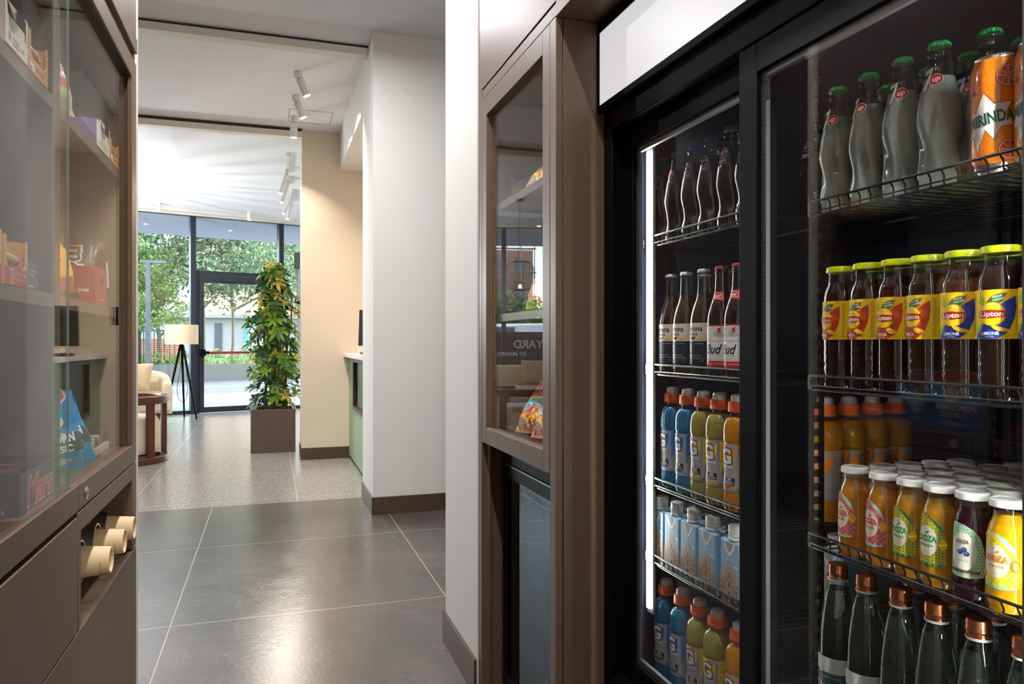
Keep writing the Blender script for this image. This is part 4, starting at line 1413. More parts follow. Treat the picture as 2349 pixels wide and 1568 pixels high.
def art_bud(p):
    w = 0.040
    p.rect(-w, w, 0.024, 0.112, P_WHITE, 0.6)
    p.poly([(-w, 0.1125), (w, 0.1125), (w, 0.1095), (0.018, 0.1095), (-w, 0.1100)], P_RED, 1)
    p.rect(-w, w, 0.024, 0.036, P_RED, 1)
    p.text('KING OF BEERS - SCHUTZMARKE', 0, 0.030, 0.0032, P_CREAM, 2)
    p.ring(-0.014, 0.090, 0.0105, 0.0008, P_GREY, 1); p.ring(-0.014, 0.090, 0.0080, 0.0006, P_GREY, 1)
    p.text('AB', -0.014, 0.0905, 0.0060, P_GREY, 2)
    p.poly([(0.002, 0.099), (0.010, 0.102), (0.010, 0.094), (0.020, 0.097), (0.026, 0.090), (0.018, 0.086), (0.004, 0.087), (-0.001, 0.093)], M('print_silver', (186, 186, 186)), 1)
    p.poly([(0.010, 0.104), (0.018, 0.108), (0.016, 0.100), (0.022, 0.100), (0.012, 0.094)], P_RED, 2)
    p.rect(-w, w, 0.0775, 0.0785, P_RED, 1); p.rect(-w, w, 0.0382, 0.0390, P_GREY, 1)
    p.text('Bud', 0, 0.0615, 0.0205, P_BLACK, 2, bold=0.02, shear=0.35, width=0.040)
    p.text('KING OF BEERS.', 0.004, 0.0475, 0.0032, P_GREY, 2)
    for k in range(4):
        p.rect(-0.026, 0.026, 0.1060 - k * 0.0014, 0.1064 - k * 0.0014, P_GREY, 1)
    p.rect(-0.024, 0.024, 0.0425, 0.0428, P_GREY, 1)


def art_bud_neck(p):
    p.poly([(-0.015, 0.166), (-0.004, 0.168), (0.014, 0.164), (0.015, 0.186), (0.004, 0.183), (-0.013, 0.186)], P_RED, 0.6)
    p.line([(-0.012, 0.170), (0.011, 0.169), (0.012, 0.181), (-0.009, 0.182), (-0.012, 0.170)], 0.0008, P_WHITE, 1)
    p.text('Bud', 0, 0.1755, 0.0075, P_WHITE, 2, bold=0.02, shear=0.35)


LAGER = beer_bottle('lager_bottle', 'beer bottles on the second shelf', True, CAP_SILVER, art_corona, None)
BUDB = beer_bottle('brown_beer_bottle', 'beer bottles on the second shelf', False, CAP_RED, art_bud, art_bud_neck)

# ---- sports drink with a dome cap
SPORT = curve_profile([(r * 0.945, z) for r, z in [(0.0230, 0.0), (0.0295, 0.003), (0.0318, 0.012), (0.0318, 0.030), (0.0308, 0.040), (0.0312, 0.052), (0.0300, 0.068), (0.0296, 0.086), (0.0300, 0.104), (0.0308, 0.122), (0.0314, 0.138), (0.0308, 0.142), (0.0322, 0.148), (0.0324, 0.164), (0.0306, 0.180), (0.0262, 0.191), (0.0205, 0.197), (0.0172, 0.200), (0.0172, 0.206)]], 4)


def sport_groove(z, t):
    a = 0
    for g in (0.040, 0.066, 0.093, 0.118, 0.1415):
        a -= 0.022 * math.exp(-((z - g) / 0.0016) ** 2)
    if 0.148 < z < 0.185:
        a -= 0.02 * math.exp(-(((z - 0.166) - 0.010 * sin(t * 2)) / 0.0018) ** 2)
    return a


def dense(prof, step):
    out = []
    for a, b in zip(prof[:-1], prof[1:]):
        n = max(1, int(abs(b[1] - a[1]) / step))
        out += [(a[0] + (b[0] - a[0]) * k / n, a[1] + (b[1] - a[1]) * k / n) for k in range(n)]
    return out + [prof[-1]]


SPORTD = dense(SPORT, 0.0016)


def sport_art(p, col, flavour):
    p.rect(-0.0905, 0.0905, 0.043, 0.1395, P_GREY, 0.6)
    for o in (-0.0475, 0.0475 * 0, 0.0475):
        if o == -0.0475: continue
        p.poly([(o - 0.022, 0.1393), (o + 0.002, 0.1393), (o - 0.004, 0.120), (o - 0.010, 0.098), (o - 0.022, 0.070)], col, 1)
        p.poly([(o + 0.004, 0.126), (o + 0.019, 0.133), (o + 0.018, 0.112), (o + 0.012, 0.102), (o + 0.0, 0.096), (o - 0.004, 0.106)], col, 1)
    p.text('G', -0.0035, 0.1160, 0.0315, P_BLACK, 2, bold=0.075)
    p.text('G', -0.0035, 0.1160, 0.0300, P_WHITE, 3, bold=0.045)
    p.poly([(-0.0045, 0.1265), (0.0045, 0.1195), (0.0005, 0.1185), (-0.0075, 0.1080), (-0.0045, 0.1160), (-0.0085, 0.1170)], P_BLACK, 4)
    p.poly([(-0.0040, 0.1255), (0.0030, 0.1197), (-0.0005, 0.1190), (-0.0062, 0.1115), (-0.0034, 0.1168), (-0.0075, 0.1175)], P_DKORANGE, 5)
    p.text('GATORADE', -0.0015, 0.0940, 0.0062, P_MIDGREY, 3, bold=0.07, width=0.036)
    p.text('GATORADE', -0.0015, 0.0940, 0.0060, P_WHITE, 4, bold=0.035, width=0.0355)
    p.rect(-0.010, 0.0185, 0.0560, 0.0705, P_BLACK, 1)
    p.ring(-0.0115, 0.0630, 0.0052, 0.0022, P_WHITE, 3, n=20)
    p.text('100%', 0.006, 0.0680, 0.0036, P_WHITE, 3, bold=0.04)
    p.text('PLASTICA', 0.0062, 0.0634, 0.0027, P_WHITE, 3, bold=0.03)
    p.text('RICICLATA*', 0.0068, 0.0592, 0.0027, P_WHITE, 3, bold=0.03)
    p.rect(-0.016, 0.0165, 0.0505, 0.0555, col, 1)
    p.text(flavour, 0.0, 0.0530, 0.0024, P_BLACK, 2, bold=0.02)
    for k in range(34):
        v = 0.052 + k * 0.0025
        p.rect(0.0285, 0.0285 + 0.011 + 0.003 * ((k * 5) % 3) / 3, v, v + 0.0012, P_MIDGREY, 1)
    p.text('0.5L', 0.0265, 0.0475, 0.0042, P_MIDGREY, 2, bold=0.02)


def sport_bottle(name, rgb, col, flavour):
    t = thing(name, 'x', 'bottle', (0, 0, 0), 0, 'sports drink bottles with orange caps')
    MB().lathe([(r, z) for r, z in SPORTD if z <= 0.1965], n=56, swirl=sport_groove).build('drink', M_cloudy('sport_' + name, rgb, 0.45), t, angle=70)
    MB().lathe([(r, z) for r, z in SPORT if z >= 0.190], n=40, caps=(False, False)).build('neck', BGLASS, t)
    m = MB().lathe([(0.0188, 0.2060), (0.0205, 0.2065), (0.0210, 0.2080), (0.0210, 0.2135), (0.0204, 0.2140), (0.0204, 0.2255), (0.0196, 0.2275), (0.0150, 0.2280)], n=60, swirl=lambda z, tt: 0.01 * cos(30 * tt) if z > 0.2138 else 0)
    m.build('screw_cap', CAP_ORANGE, t)
    m = MB().lathe([(0.0152, 0.2275), (0.0155, 0.2310), (0.0152, 0.2370), (0.0140, 0.2410), (0.0105, 0.2432), (0.0052, 0.2438), (0.0045, 0.2420), (0.0005, 0.2418)], n=40, caps=(False, False))
    m.build('dome', DOME, t)
    MB().lathe([(0.0110, 0.2275), (0.0105, 0.2330), (0.0062, 0.2350), (0.0058, 0.2400), (0.001, 0.2404)], n=28).build('spout', CAP_ORANGE, t)
    p = Print(); sport_art(p, col, flavour)
    p.build('label', wrap([(r + 0.0002, z) for r, z in SPORT], 0.0290), t, dv=0.003)
    return t


SP_B = sport_bottle('blue_sports_bottle', (30, 136, 180), M('splash_blue', (12, 120, 200), rough=0.5), 'COOL BLUE')
SP_L = sport_bottle('lemon_sports_bottle', (192, 180, 92), P_YELLOW, 'GUSTO LIMONE')
SP_O = sport_bottle('orange_sports_bottle', (230, 158, 12), M('splash_orange', (248, 142, 34), rough=0.5), 'RED ORANGE')

# ---- water carton with a gothic front
SKY = M('carton_blue', (150, 196, 226), rough=0.5)
SKY2 = M('carton_blue_side', (122, 168, 204), rough=0.5)
STONE = M('carton_stone', (204, 174, 150), rough=0.55)
STONE2 = M('carton_stone_dark', (84, 70, 64), rough=0.55)
car0 = thing('water_carton', 'x', 'carton', (0, 0, 0), 0, 'sky blue water cartons')
m = MB()
W, D = 0.0345, 0.034
ch = 0.0042
pts = [(-D, -W + ch), (-D + ch, -W), (D - ch, -W), (D, -W + ch), (D, W - ch), (D - ch, W), (-D + ch, W), (-D, W - ch)]
nb = len(pts)
vs = [(x, y, 0.0) for x, y in pts] + [(x, y, 0.128 + (x + D) / (2 * D) * 0.022) for x, y in pts]
m.add(vs, [tuple(range(nb))[::-1], tuple(range(nb, 2 * nb))])
for i in range(nb):
    j = (i + 1) % nb
    m.add([vs[i], vs[j], vs[nb + j], vs[nb + i]], [(0, 1, 2, 3)], 1 if i in (0, 6) else 0)
m.build('carton_body', [SKY, SKY2], car0, bevel=0.0008)
ax = Vector((-0.06, 0, 1)).normalized()
c0 = Vector((-0.016, 0, 0.1330))
m = MB().cyl(tuple(c0), tuple(c0 + ax * 0.006), 0.0175, n=36).cyl(tuple(c0 + ax * 0.006), tuple(c0 + ax * 0.0075), 0.0155, n=36)
for k in range(48):
    a = 2 * pi * k / 48
    pass
m.lathe([(0.001, 0)], n=3) if False else None
m.build('cap_collar', CAP_WHITE, car0, bevel=0.0005)
m = MB().cyl(tuple(c0 + ax * 0.0075), tuple(c0 + ax * 0.030), 0.0160, 0.0155, n=48)
m.build('screw_cap', CAP_WHITE, car0, bevel=0.0014)
m = MB()
for k in range(3):
    m.cyl(tuple(c0 + ax * (0.0095 + 0.004 * k)), tuple(c0 + ax * (0.0110 + 0.004 * k)), 0.0166, n=48)
m.build('cap_ridges', CAP_WHITE, car0)
# white tab that folds over the front edge under the cap
p = Print()
p.poly([(-0.0185, 0.1275), (0.0185, 0.1275), (0.0150, 0.1150), (0.0060, 0.1030), (0.0, 0.1000), (-0.0060, 0.1030), (-0.0150, 0.1150)], P_WHITE, 1.6)
p.poly([(-0.0120, 0.1275), (0.0120, 0.1275), (0.0080, 0.1150), (0.0, 0.1060), (-0.0080, 0.1150)], P_GREY, 2.2)
p.text('MILANO', 0.0, 0.0930, 0.0052, P_WHITE, 1, width=0.022)
p.poly([(0.0115 + 0.0175 * k / 24, 0.0785 + (0.0040 + 0.0030 * abs(sin(pi * 3 * k / 24))) * min(1, 4 * k / 24, 4 * (24 - k) / 24)) for k in range(25)], P_CREAM, 1)
base = 0.012
fac = [(-0.0275, base), (0.0275, base), (0.0275, 0.052), (0.0205, 0.057), (0.0185, 0.063), (0.012, 0.067), (0.0095, 0.075), (0.0045, 0.078), (0.0, 0.085), (-0.0045, 0.078), (-0.0095, 0.075), (-0.012, 0.067), (-0.0185, 0.063), (-0.0205, 0.057), (-0.0275, 0.052)]
p.poly(fac, STONE, 2)
for u, top in ((-0.0265, 0.064), (-0.0195, 0.071), (-0.0105, 0.084), (-0.0065, 0.090), (0.0, 0.096), (0.0065, 0.090), (0.0105, 0.084), (0.0195, 0.071), (0.0265, 0.064)):
    w = 0.0019
    b = top - 0.018
    p.poly([(u - w, base), (u + w, base), (u + w, b), (u + 0.0003, top), (u - 0.0003, top), (u - w, b)], STONE, 3)
    p.line([(u - w, base), (u - w, b)], 0.0004, STONE2, 3.5)
    p.line([(u + w, base), (u + w, b)], 0.0004, STONE2, 3.5)
    if abs(u) < 0.015: p.ellipse(u, top - 0.007, 0.0005, 0.0014, STONE2, 4, n=6)
def arch(u, v, w, h, mat, l):
    p.poly([(u - w, v), (u + w, v), (u + w, v + h * 0.6), (u + w * 0.5, v + h * 0.9), (u, v + h), (u - w * 0.5, v + h * 0.9), (u - w, v + h * 0.6)], mat, l)
for u in (-0.0230, -0.0150, 0.0150, 0.0230):
    arch(u, 0.014, 0.0018, 0.009, STONE2, 4); arch(u, 0.028, 0.0014, 0.007, STONE2, 4); arch(u, 0.040, 0.0011, 0.006, STONE2, 4)
arch(0, 0.014, 0.0028, 0.014, STONE2, 4); arch(0, 0.036, 0.0018, 0.012, STONE2, 4); arch(-0.0075, 0.014, 0.0015, 0.009, STONE2, 4); arch(0.0075, 0.014, 0.0015, 0.009, STONE2, 4)
arch(0, 0.055, 0.0013, 0.011, STONE2, 4); arch(-0.0075, 0.046, 0.0010, 0.008, STONE2, 4); arch(0.0075, 0.046, 0.0010, 0.008, STONE2, 4)
for v in (0.0255, 0.0375, 0.051):
    p.rect(-0.0270 if v < 0.045 else -0.0200, 0.0270 if v < 0.045 else 0.0200, v, v + 0.0006, STONE2, 3.2)
p.rect(-0.0275, 0.0275, 0.001, 0.012, P_MIDGREY, 2)
p.text('ACQUA', -0.011, 0.0065, 0.0052, P_WHITE, 4, bold=0.03)
p.build('print', lambda u, v, e: (-D - 0.0001 - e, -u * 1.09, v), car0, du=None)
# side panels carry the wall of the same facade
for sg in (-1, 1):
    q = Print()
    q.poly([(-0.026, 0.012), (0.026, 0.012), (0.026, 0.040), (-0.026, 0.050)], STONE, 1)
    q.rect(-0.026, 0.026, 0.001, 0.012, P_MIDGREY, 1)
    for k in range(6):
        u = -0.021 + k * 0.0085
        for v in (0.015, 0.027):
            q.poly([(u - 0.0016, v), (u + 0.0016, v), (u + 0.0016, v + 0.006), (u, v + 0.0085), (u - 0.0016, v + 0.006)], STONE2, 2)
    q.build('side_print', (lambda sg: (lambda u, v, e: (u, sg * (W + 0.0001 + e), v)))(sg), car0, du=None)

# ---------------------------------------------------------------- filling the fridge
ORD = ['first', 'second', 'third', 'fourth', 'fifth', 'sixth', 'seventh', 'eighth']


def put(proto, x, y, z, deg, label):
    return place(proto, USED, (x, y, z), R(deg), label)


for i, y in enumerate((1.608, 1.543, 1.469, 1.402, 1.327, 1.262)):
    put(COLAB, 0.925, y, SH['pepsi'], (12, 10, 14, 14, 8, 16)[i], 'dark cola bottle with round red-blue emblem, ' + ORD[i] + ' from the light tube')
put(COLAB, 0.995, 1.500, SH['pepsi'], 30, 'dark cola bottle in the second row of the top shelf, only its blue cap showing')
put(COLAB, 1.06, 1.235, SH['pepsi'], 10, 'cola bottle deep inside the fridge, glimpsed beside the clear soda bottles')
for i, y in enumerate((1.571, 1.504, 1.430)):
    put(LAGER, 0.925, y, SH['beer'], (4, 0, 4)[i], 'clear long-neck lager bottle with cream and navy label, ' + ORD[i] + ' from the light tube')
for i, y in enumerate((1.362, 1.300, 1.238)):
    put(BUDB, 0.925, y, SH['beer'], (20, 8, 8)[i], 'brown beer bottle with white and red label, ' + ORD[i] + ' to the right of the clear lagers')
for i, y in enumerate((1.525, 1.445)):
    put(LAGER, 0.990, y, SH['beer'], 40, 'silver-capped lager bottle in the second row, behind the ' + ('second' if i == 0 else 'third') + ' front lager')
for i, (y, pr_) in enumerate(((1.569, SP_B), (1.500, SP_B), (1.435, SP_L), (1.373, SP_L), (1.307, SP_O))):
    nm = {SP_B: 'blue', SP_L: 'pale yellow', SP_O: 'orange'}[pr_]
    put(pr_, 0.928, y, SH['gat'], (0, -2, 4, 6, 4)[i], nm + ' sports drink on the middle shelf, ' + ('left one of its colour' if i in (0, 2) else 'right one of its colour' if i in (1, 3) else 'at the front beside the pale yellow pair'))
put(SP_O, 0.928, 1.245, SH['gat'], 10, 'orange sports drink on the middle shelf, half hidden by the middle door post')
for i, x in enumerate((1.044, 1.103, 1.162, 1.222)):
    put(SP_O, x, 1.186, SH['gat'], (-50, -48, -45, -30)[i], 'orange-capped sports drink seen through the right door, ' + ORD[i] + ' from the front of a dim row')
for i, y in enumerate((1.592, 1.522, 1.450, 1.376, 1.292)):
    put(car0, 0.930, y, SH['milano'], 0, 'sky blue water carton with a spired church front, ' + ORD[i] + ' from the light tube')
for i, x in enumerate((1.072, 1.144)):
    put(car0, x, 1.168, SH['milano'], 0, 'water carton low in the dark behind the copper caps, ' + ORD[i] + ' from the front')
for i, (y, pr_) in enumerate(((1.594, SP_B), (1.520, SP_B), (1.447, SP_L), (1.378, SP_L), (1.297, SP_O))):
    nm = {SP_B: 'blue', SP_L: 'pale yellow', SP_O: 'orange'}[pr_]
    put(pr_, 0.925, y, 0.3755, (10, 0, 8, 10, 4)[i], nm + ' sports drink on the fridge floor, ' + ('left one of its colour' if i in (0, 2) else 'right one of its colour' if i in (1, 3) else 'beside the door post'))
# right-hand bay
for i, (x, y) in enumerate(((0.927, 1.022), (0.927, 0.954), (0.927, 0.886), (0.927, 0.821), (0.958, 0.766))):
    put(SODA, x, y, SH['up'], (14, 4, 28, 22, 18)[i], 'clear lemon-lime soda bottle with green cap, ' + ORD[i] + ' of the front row')
for i, (x, y) in enumerate(((1.000, 0.985), (1.000, 0.905), (1.005, 0.838), (1.030, 0.772), (1.03, 0.706))):
    put(SODA, x, y, SH['up'], 30, 'clear soda bottle in the second row, its green cap showing, ' + ORD[i] + ' of that row')
for i, (x, y) in enumerate(((0.922, 0.729), (0.922, 0.667))):
    put(can0, x, y, SH['up'], (22, 14)[i], 'orange soda can with a white zigzag star, ' + ('left' if i == 0 else 'right, cut by the picture edge'))
TY = (1.009, 0.949, 0.891, 0.835, 0.777, 0.722, 0.662)
for i, y in enumerate(TY):
    pr_ = TEA_P if i < 4 else TEA_L
    put(pr_, 0.922, y, SH['lip'], (-4, -1, 10, 0, 20, 24, 8)[i],
        ('peach iced tea bottle with orange label panel, ' if i < 4 else 'lemon iced tea bottle with blue label panel, ') + ORD[i] + ' of the yellow-lidded row')
for i, y in enumerate((0.985, 0.925, 0.868, 0.812, 0.756, 0.690)):
    put(TEA_P if i < 3 else TEA_L, 0.984, y, SH['lip'], 10, 'iced tea bottle in the second row, its yellow lid behind the ' + ORD[i] + ' front bottle')
cols = (0.978, 0.918, 0.864, 0.815, 0.763, 0.712)
fl = ('peach', 'peach', 'pineapple', 'pineapple', 'blueberry', 'orange')
for i, y in enumerate(cols):
    for j in range(6):
        if j == 5 and i == 0: continue
        x = 0.922 + 0.0555 * j
        yy = y - (0.000 if j == 0 else 0.002 * j)
        if j == 0:
            put(JU[fl[i]], x, yy, SH['loo'], (-6, -2, 2, 6, 20, 12)[i], {'peach': 'peach juice bottle with red check label, ', 'pineapple': 'pineapple juice bottle with green woven label, ', 'blueberry': 'dark blueberry juice bottle with dotted mint label', 'orange': 'bright orange juice bottle with yellow check label'}[fl[i]] + ('' if i > 3 else ('left of its pair' if i % 2 == 0 else 'right of its pair')))
        else:
            put(JU[fl[i]], x, yy, SH['loo'], 5, 'white-lid juice bottle ' + ORD[j] + ' in the column behind the ' + ('first peach', 'second peach', 'first pineapple', 'second pineapple', 'blueberry', 'bright orange')[i] + ' one')
WY = (1.020, 0.957, 0.888, 0.824, 0.757, 0.690)
for i, y in enumerate(WY):
    put(wat0, 0.925, y, SH['water'], (20, 55, 75, 95, 110, 70)[i], 'tall clear water bottle with copper cap, ' + ORD[i] + ' of the front row')
for i, y in enumerate((0.935, 0.862, 0.795, 0.725)):
    put(wat0, 1.000, y, SH['water'], 40, 'tall water bottle in the second row, ' + ORD[i] + ' from the left there')
# ---------------------------------------------------------------- snacks behind glass
FILM = lambda n, rgb: M('film_' + n, rgb, rough=0.32, coat=0.3, bump=(55, 0.35, 0.004))


def pillow(w, h, t):
    """surface height of a filled bag over its flat outline (u across, v up from the base)"""
    def f(u, v):
        a = max(0.0, 1 - (2 * u / w) ** 4)
        b = max(0.0, min(1.0, (v - 0.008) / (0.18 * h))) ** 0.6 * max(0.0, min(1.0, (h - 0.010 - v) / (0.45 * h))) ** 0.7
        return t * 0.5 * math.sqrt(a) * b + 0.0006
    return f


def bag(name, label, w, h, t, mat, artwork, loc, rz, tilt=0.0, group=None, lean=0.0, steps=14):
    """a sealed snack bag; its front faces local -Y"""
    g = thing(name, label, 'snack bag', loc, rz, group)
    g.rotation_euler = (tilt, lean, rz)
    f = pillow(w, h, t)
    nu, nv = steps, steps + 6
    m = MB()
    for s in (-1, 1):
        vs = []
        for j in range(nv + 1):
            for i in range(nu + 1):
                u = -w / 2 + w * i / nu; v = h * j / nv
                wr = 0.0012 * sin(i * 2.1 + j * 1.3) * (1 if 0 < i < nu else 0)
                vs.append((u * (1 - 0.02 * sin(pi * v / h)), s * (f(u, v) + abs(wr) * (f(u, v) > 0.002)), v + (0.0015 * (i % 2) if j in (0, nv) else 0)))
        fs = []
        for j in range(nv):
            for i in range(nu):
                a = j * (nu + 1) + i
                q = (a, a + 1, a + nu + 2, a + nu + 1)
                fs.append(q if s < 0 else q[::-1])
        m.add(vs, fs)
    m.build('bag', mat, g, angle=60)
    p = Print(); artwork(p)
    p.build('print', lambda u, v, e: (u * (1 - 0.02 * sin(pi * v / h)), -(f(u, v) + 0.0016 + e), v), g, du=0.012, dv=0.012, eps=0.0004)
    return g


POP_BLUE = FILM('pop_blue', (20, 132, 194))


def art_popcorn(p):
    w, h = 0.17, 0.17
    p.ellipse(0.0, 0.166, 0.062, 0.026, P_RED, 1); p.ring(0, 0.166, 0.064, 0.003, P_WHITE, 2, ry=0.028)
    p.text('GLUTEN FREE', 0.0, 0.156, 0.008, P_WHITE, 3, bold=0.03)
    for (u, v, r) in ((-0.012, 0.118, 0.016), (0.010, 0.122, 0.018), (0.022, 0.104, 0.016), (-0.004, 0.100, 0.014), (0.012, 0.092, 0.014)):
        p.ellipse(u, v, r, r * 0.85, P_CREAM, 2, n=14); p.ellipse(u - 0.004, v - 0.003, r * 0.4, r * 0.3, P_GOLDY, 3, n=10)
    p.poly([(-0.082, 0.062), (0.082, 0.080), (0.082, 0.040), (-0.082, 0.022)], P_NAVY, 2)
    p.text('POPCORN', 0.0, 0.064, 0.019, P_WHITE, 4, bold=0.05, rot=0.10, width=0.110)
    p.text('CLASSIC', 0.006, 0.041, 0.015, P_WHITE, 4, bold=0.03, rot=0.10, width=0.082)
    p.poly([(-0.03, 0.012), (0.02, 0.024), (0.05, 0.020), (0.03, 0.010), (0.0, 0.006)], P_CREAM, 2)


def art_chips(p):
    for k, c in enumerate((P_DKORANGE, P_GOLDY, P_ORANGE)):
        p.ellipse((-0.03, 0.03, 0.0)[k], 0.06 + 0.02 * k, 0.05, 0.045, c, 1 + k * 0.3, n=18)
    for (u, v, a) in ((0.02, 0.05, 0.3), (0.0, 0.085, -0.3), (-0.03, 0.045, 0.9), (0.045, 0.09, -0.8)):
        p.poly([(u + 0.030 * cos(a + q), v + 0.030 * sin(a + q)) for q in (1.57, 3.66, 5.76)], P_GOLDY, 3)
        for k in range(7):
            p.ellipse(u + 0.010 * cos(k * 2.4), v + 0.010 * sin(k * 2.4), 0.0016, 0.0012, P_DKORANGE, 4, n=8)
    p.poly([(-0.08, 0.150), (0.0, 0.118), (0.08, 0.150), (0.08, 0.130), (0.0, 0.098), (-0.08, 0.130)], P_BLACK, 4)
    p.poly([(-0.05, 0.142), (0.0, 0.122), (0.05, 0.142), (0.0, 0.132)], P_CREAM, 5)
    p.rect(-0.080, 0.080, 0.0, 0.010, P_BLACK, 4)


def art_choc(p):
    p.text('m', 0.022, 0.128, 0.040, P_CREAM, 2, bold=0.10, rot=-pi / 2)
    p.text('m', 0.022, 0.128, 0.040, M('choc_brown', (62, 38, 30)), 3, bold=0.03, rot=-pi / 2)
    p.text('&', 0.024, 0.088, 0.028, P_CREAM, 2, bold=0.10, rot=-pi / 2)
    p.text('&', 0.024, 0.088, 0.028, M('choc_brown', (62, 38, 30)), 3, bold=0.02, rot=-pi / 2)
    p.text('CHOCOLATE', 0.052, 0.128, 0.0055, P_CREAM, 2, bold=0.02, rot=-pi / 2)


def art_gummy(colours, title, c_title):
    def f(p):
        rnd = random.Random(len(title) * 7 + len(colours))
        p.rect(-0.075, 0.075, 0.145, 0.178, M('gum_pink', (232, 60, 130)), 0.6)
        for k in range(120):
            u, v = rnd.uniform(-0.066, 0.066), rnd.uniform(0.014, 0.092)
            r = rnd.uniform(0.004, 0.009)
            c = rnd.choice(colours)
            p.ellipse(u, v, r, r * rnd.uniform(0.6, 1.0), c, 1 + 0.02 * k, n=12, rot=rnd.uniform(0, 3))
        p.poly([(-0.075, 0.105), (0.075, 0.120), (0.075, 0.100), (-0.075, 0.085)], M('gum_cyan', (20, 170, 206)), 3)
        p.poly([(-0.075, 0.118), (0.075, 0.134), (0.075, 0.118), (-0.075, 0.103)], P_YELLOW, 3)
        p.text(title, 0, 0.147, 0.026, P_WHITE, 3, bold=0.09, rot=0.06, width=0.128)
        p.text(title, 0, 0.147, 0.025, c_title, 4, bold=0.035, rot=0.06, width=0.125)
        p.text('Croissants', -0.004, 0.124, 0.009, M('gum_violet', (92, 70, 170)), 4, bold=0.02, rot=0.08)
        p.ellipse(-0.040, 0.078, 0.014, 0.014, P_WHITE, 4); p.ellipse(-0.040, 0.078, 0.011, 0.011, M('gum_cyan', (20, 170, 206)), 5)
    return f


def art_gummy2(p):
    rnd = random.Random(11)
    for k in range(64):
        u, v = rnd.uniform(-0.066, 0.066), rnd.uniform(0.012, 0.085)
        r = rnd.uniform(0.005, 0.011)
        p.ellipse(u, v, r, r * 0.8, rnd.choice([P_GOLDY, P_ORANGE, P_LIME, P_CREAM, P_RED, P_BROWN]), 1 + 0.02 * k, n=12)
    p.rect(-0.073, 0.073, 0.002, 0.010, P_LIME, 2)
    p.rect(-0.073, 0.073, 0.092, 0.097, P_RED, 3)
    p.ellipse(0.012, 0.100, 0.020, 0.018, M('gum_pale', (226, 210, 190)), 3)
    p.text('HARIBO', 0, 0.140, 0.028, P_BLACK, 3, bold=0.06, rot=0.08, width=0.118)
    p.text('Croco', -0.012, 0.116, 0.010, M('gum_violet', (92, 70, 170)), 3, bold=0.02, rot=0.08)


def carton_box(name, label, cat, dims, mat, loc, rz=0, arts=(), group=None, open_top=False):
    """plain paper box: width along x, depth along y (front face at local -Y), height up"""
    w, d, h = dims
    g = thing(name, label, cat, loc, rz, group)
    m = MB()
    if open_top:
        t = 0.0018
        m.box(-w / 2, w / 2, -d / 2, -d / 2 + t, 0, h * 0.86).box(-w / 2, w / 2, d / 2 - t, d / 2, 0, h)
        m.box(-w / 2, -w / 2 + t, -d / 2 + t, d / 2 - t, 0, h * 0.93).box(w / 2 - t, w / 2, -d / 2 + t, d / 2 - t, 0, h * 0.93)
        m.box(-w / 2 + t, w / 2 - t, -d / 2 + t, d / 2 - t, 0, t)
    else:
        m.box(-w / 2, w / 2, -d / 2, d / 2, 0, h)
    m.build('box', mat, g, bevel=0.0008)
    for face, art in arts:
        p = Print(); art(p)
        fn = {'front': lambda u, v, e: (u, -d / 2 - 0.0002 - e, v), 'left': lambda u, v, e: (-w / 2 - 0.0002 - e, -u, v), 'right': lambda u, v, e: (w / 2 + 0.0002 + e, u, v)}[face]
        p.build('print', fn, g, du=None)
    return g


def tray_box(name, label, w, d, h, mat, front, loc, rz, arts, bar_mat, group=None, nbars=5):
    """shelf-ready display box: low front lip, window cut out of the front and top"""
    g = thing(name, label, 'snack box', loc, rz, group)
    t = 0.0018
    m = MB()
    m.prism([(-w / 2, 0), (w / 2, 0), (w / 2, h), (w / 2 - 0.012, h), (w / 2 - 0.012, h * 0.46), (w / 2 - 0.022, h * 0.36), (-w / 2 + 0.022, h * 0.36), (-w / 2 + 0.012, h * 0.46), (-w / 2 + 0.012, h), (-w / 2, h)], 'y', -d / 2, -d / 2 + t)
    for sx in (-w / 2, w / 2 - t):
        m.prism([(-d / 2 + t, 0), (d / 2, 0), (d / 2, h * 0.98), (-d / 2 + 0.018, h), (-d / 2 + t, h * 0.97)], 'x', sx, sx + t)
    m.box(-w / 2 + t, w / 2 - t, d / 2 - t, d / 2, 0, h * 0.9).box(-w / 2 + t, w / 2 - t, -d / 2 + t, d / 2 - t, 0, t)
    m.build('tray', mat, g)
    for k in range(nbars):
        y = -d / 2 + 0.016 + k * (d - 0.03) / max(1, nbars - 1)
        zz = 0.018 + (0.012 if k % 2 else 0.026)
        b = MB()
        L_ = w - 0.03
        b.lathe([(0.0005, -L_ / 2), (0.010, -L_ / 2 + 0.001), (0.0035, -L_ / 2 + 0.012), (0.0125, -L_ / 2 + 0.022), (0.013, 0), (0.0125, L_ / 2 - 0.022), (0.0035, L_ / 2 - 0.012), (0.010, L_ / 2 - 0.001), (0.0005, L_ / 2)], n=18)
        b.v = [(z, y + yy, zz + x * 0.8) for x, yy, z in b.v]
        b.build('wrapped_bar', bar_mat, g)
    p = Print(); arts(p)
    p.build('print', lambda u, v, e: (u, -d / 2 - 0.0002 - e, v), g, du=None)
    return g


KRAFT = M('kraft_orange', (216, 158, 84), rough=0.6)
PALEBOX = M('pale_box', (222, 204, 186), rough=0.6)
BARW = M('bar_wrap', (206, 160, 90), rough=0.3)
BARG = M('bar_wrap_grey', (150, 132, 110), rough=0.3)


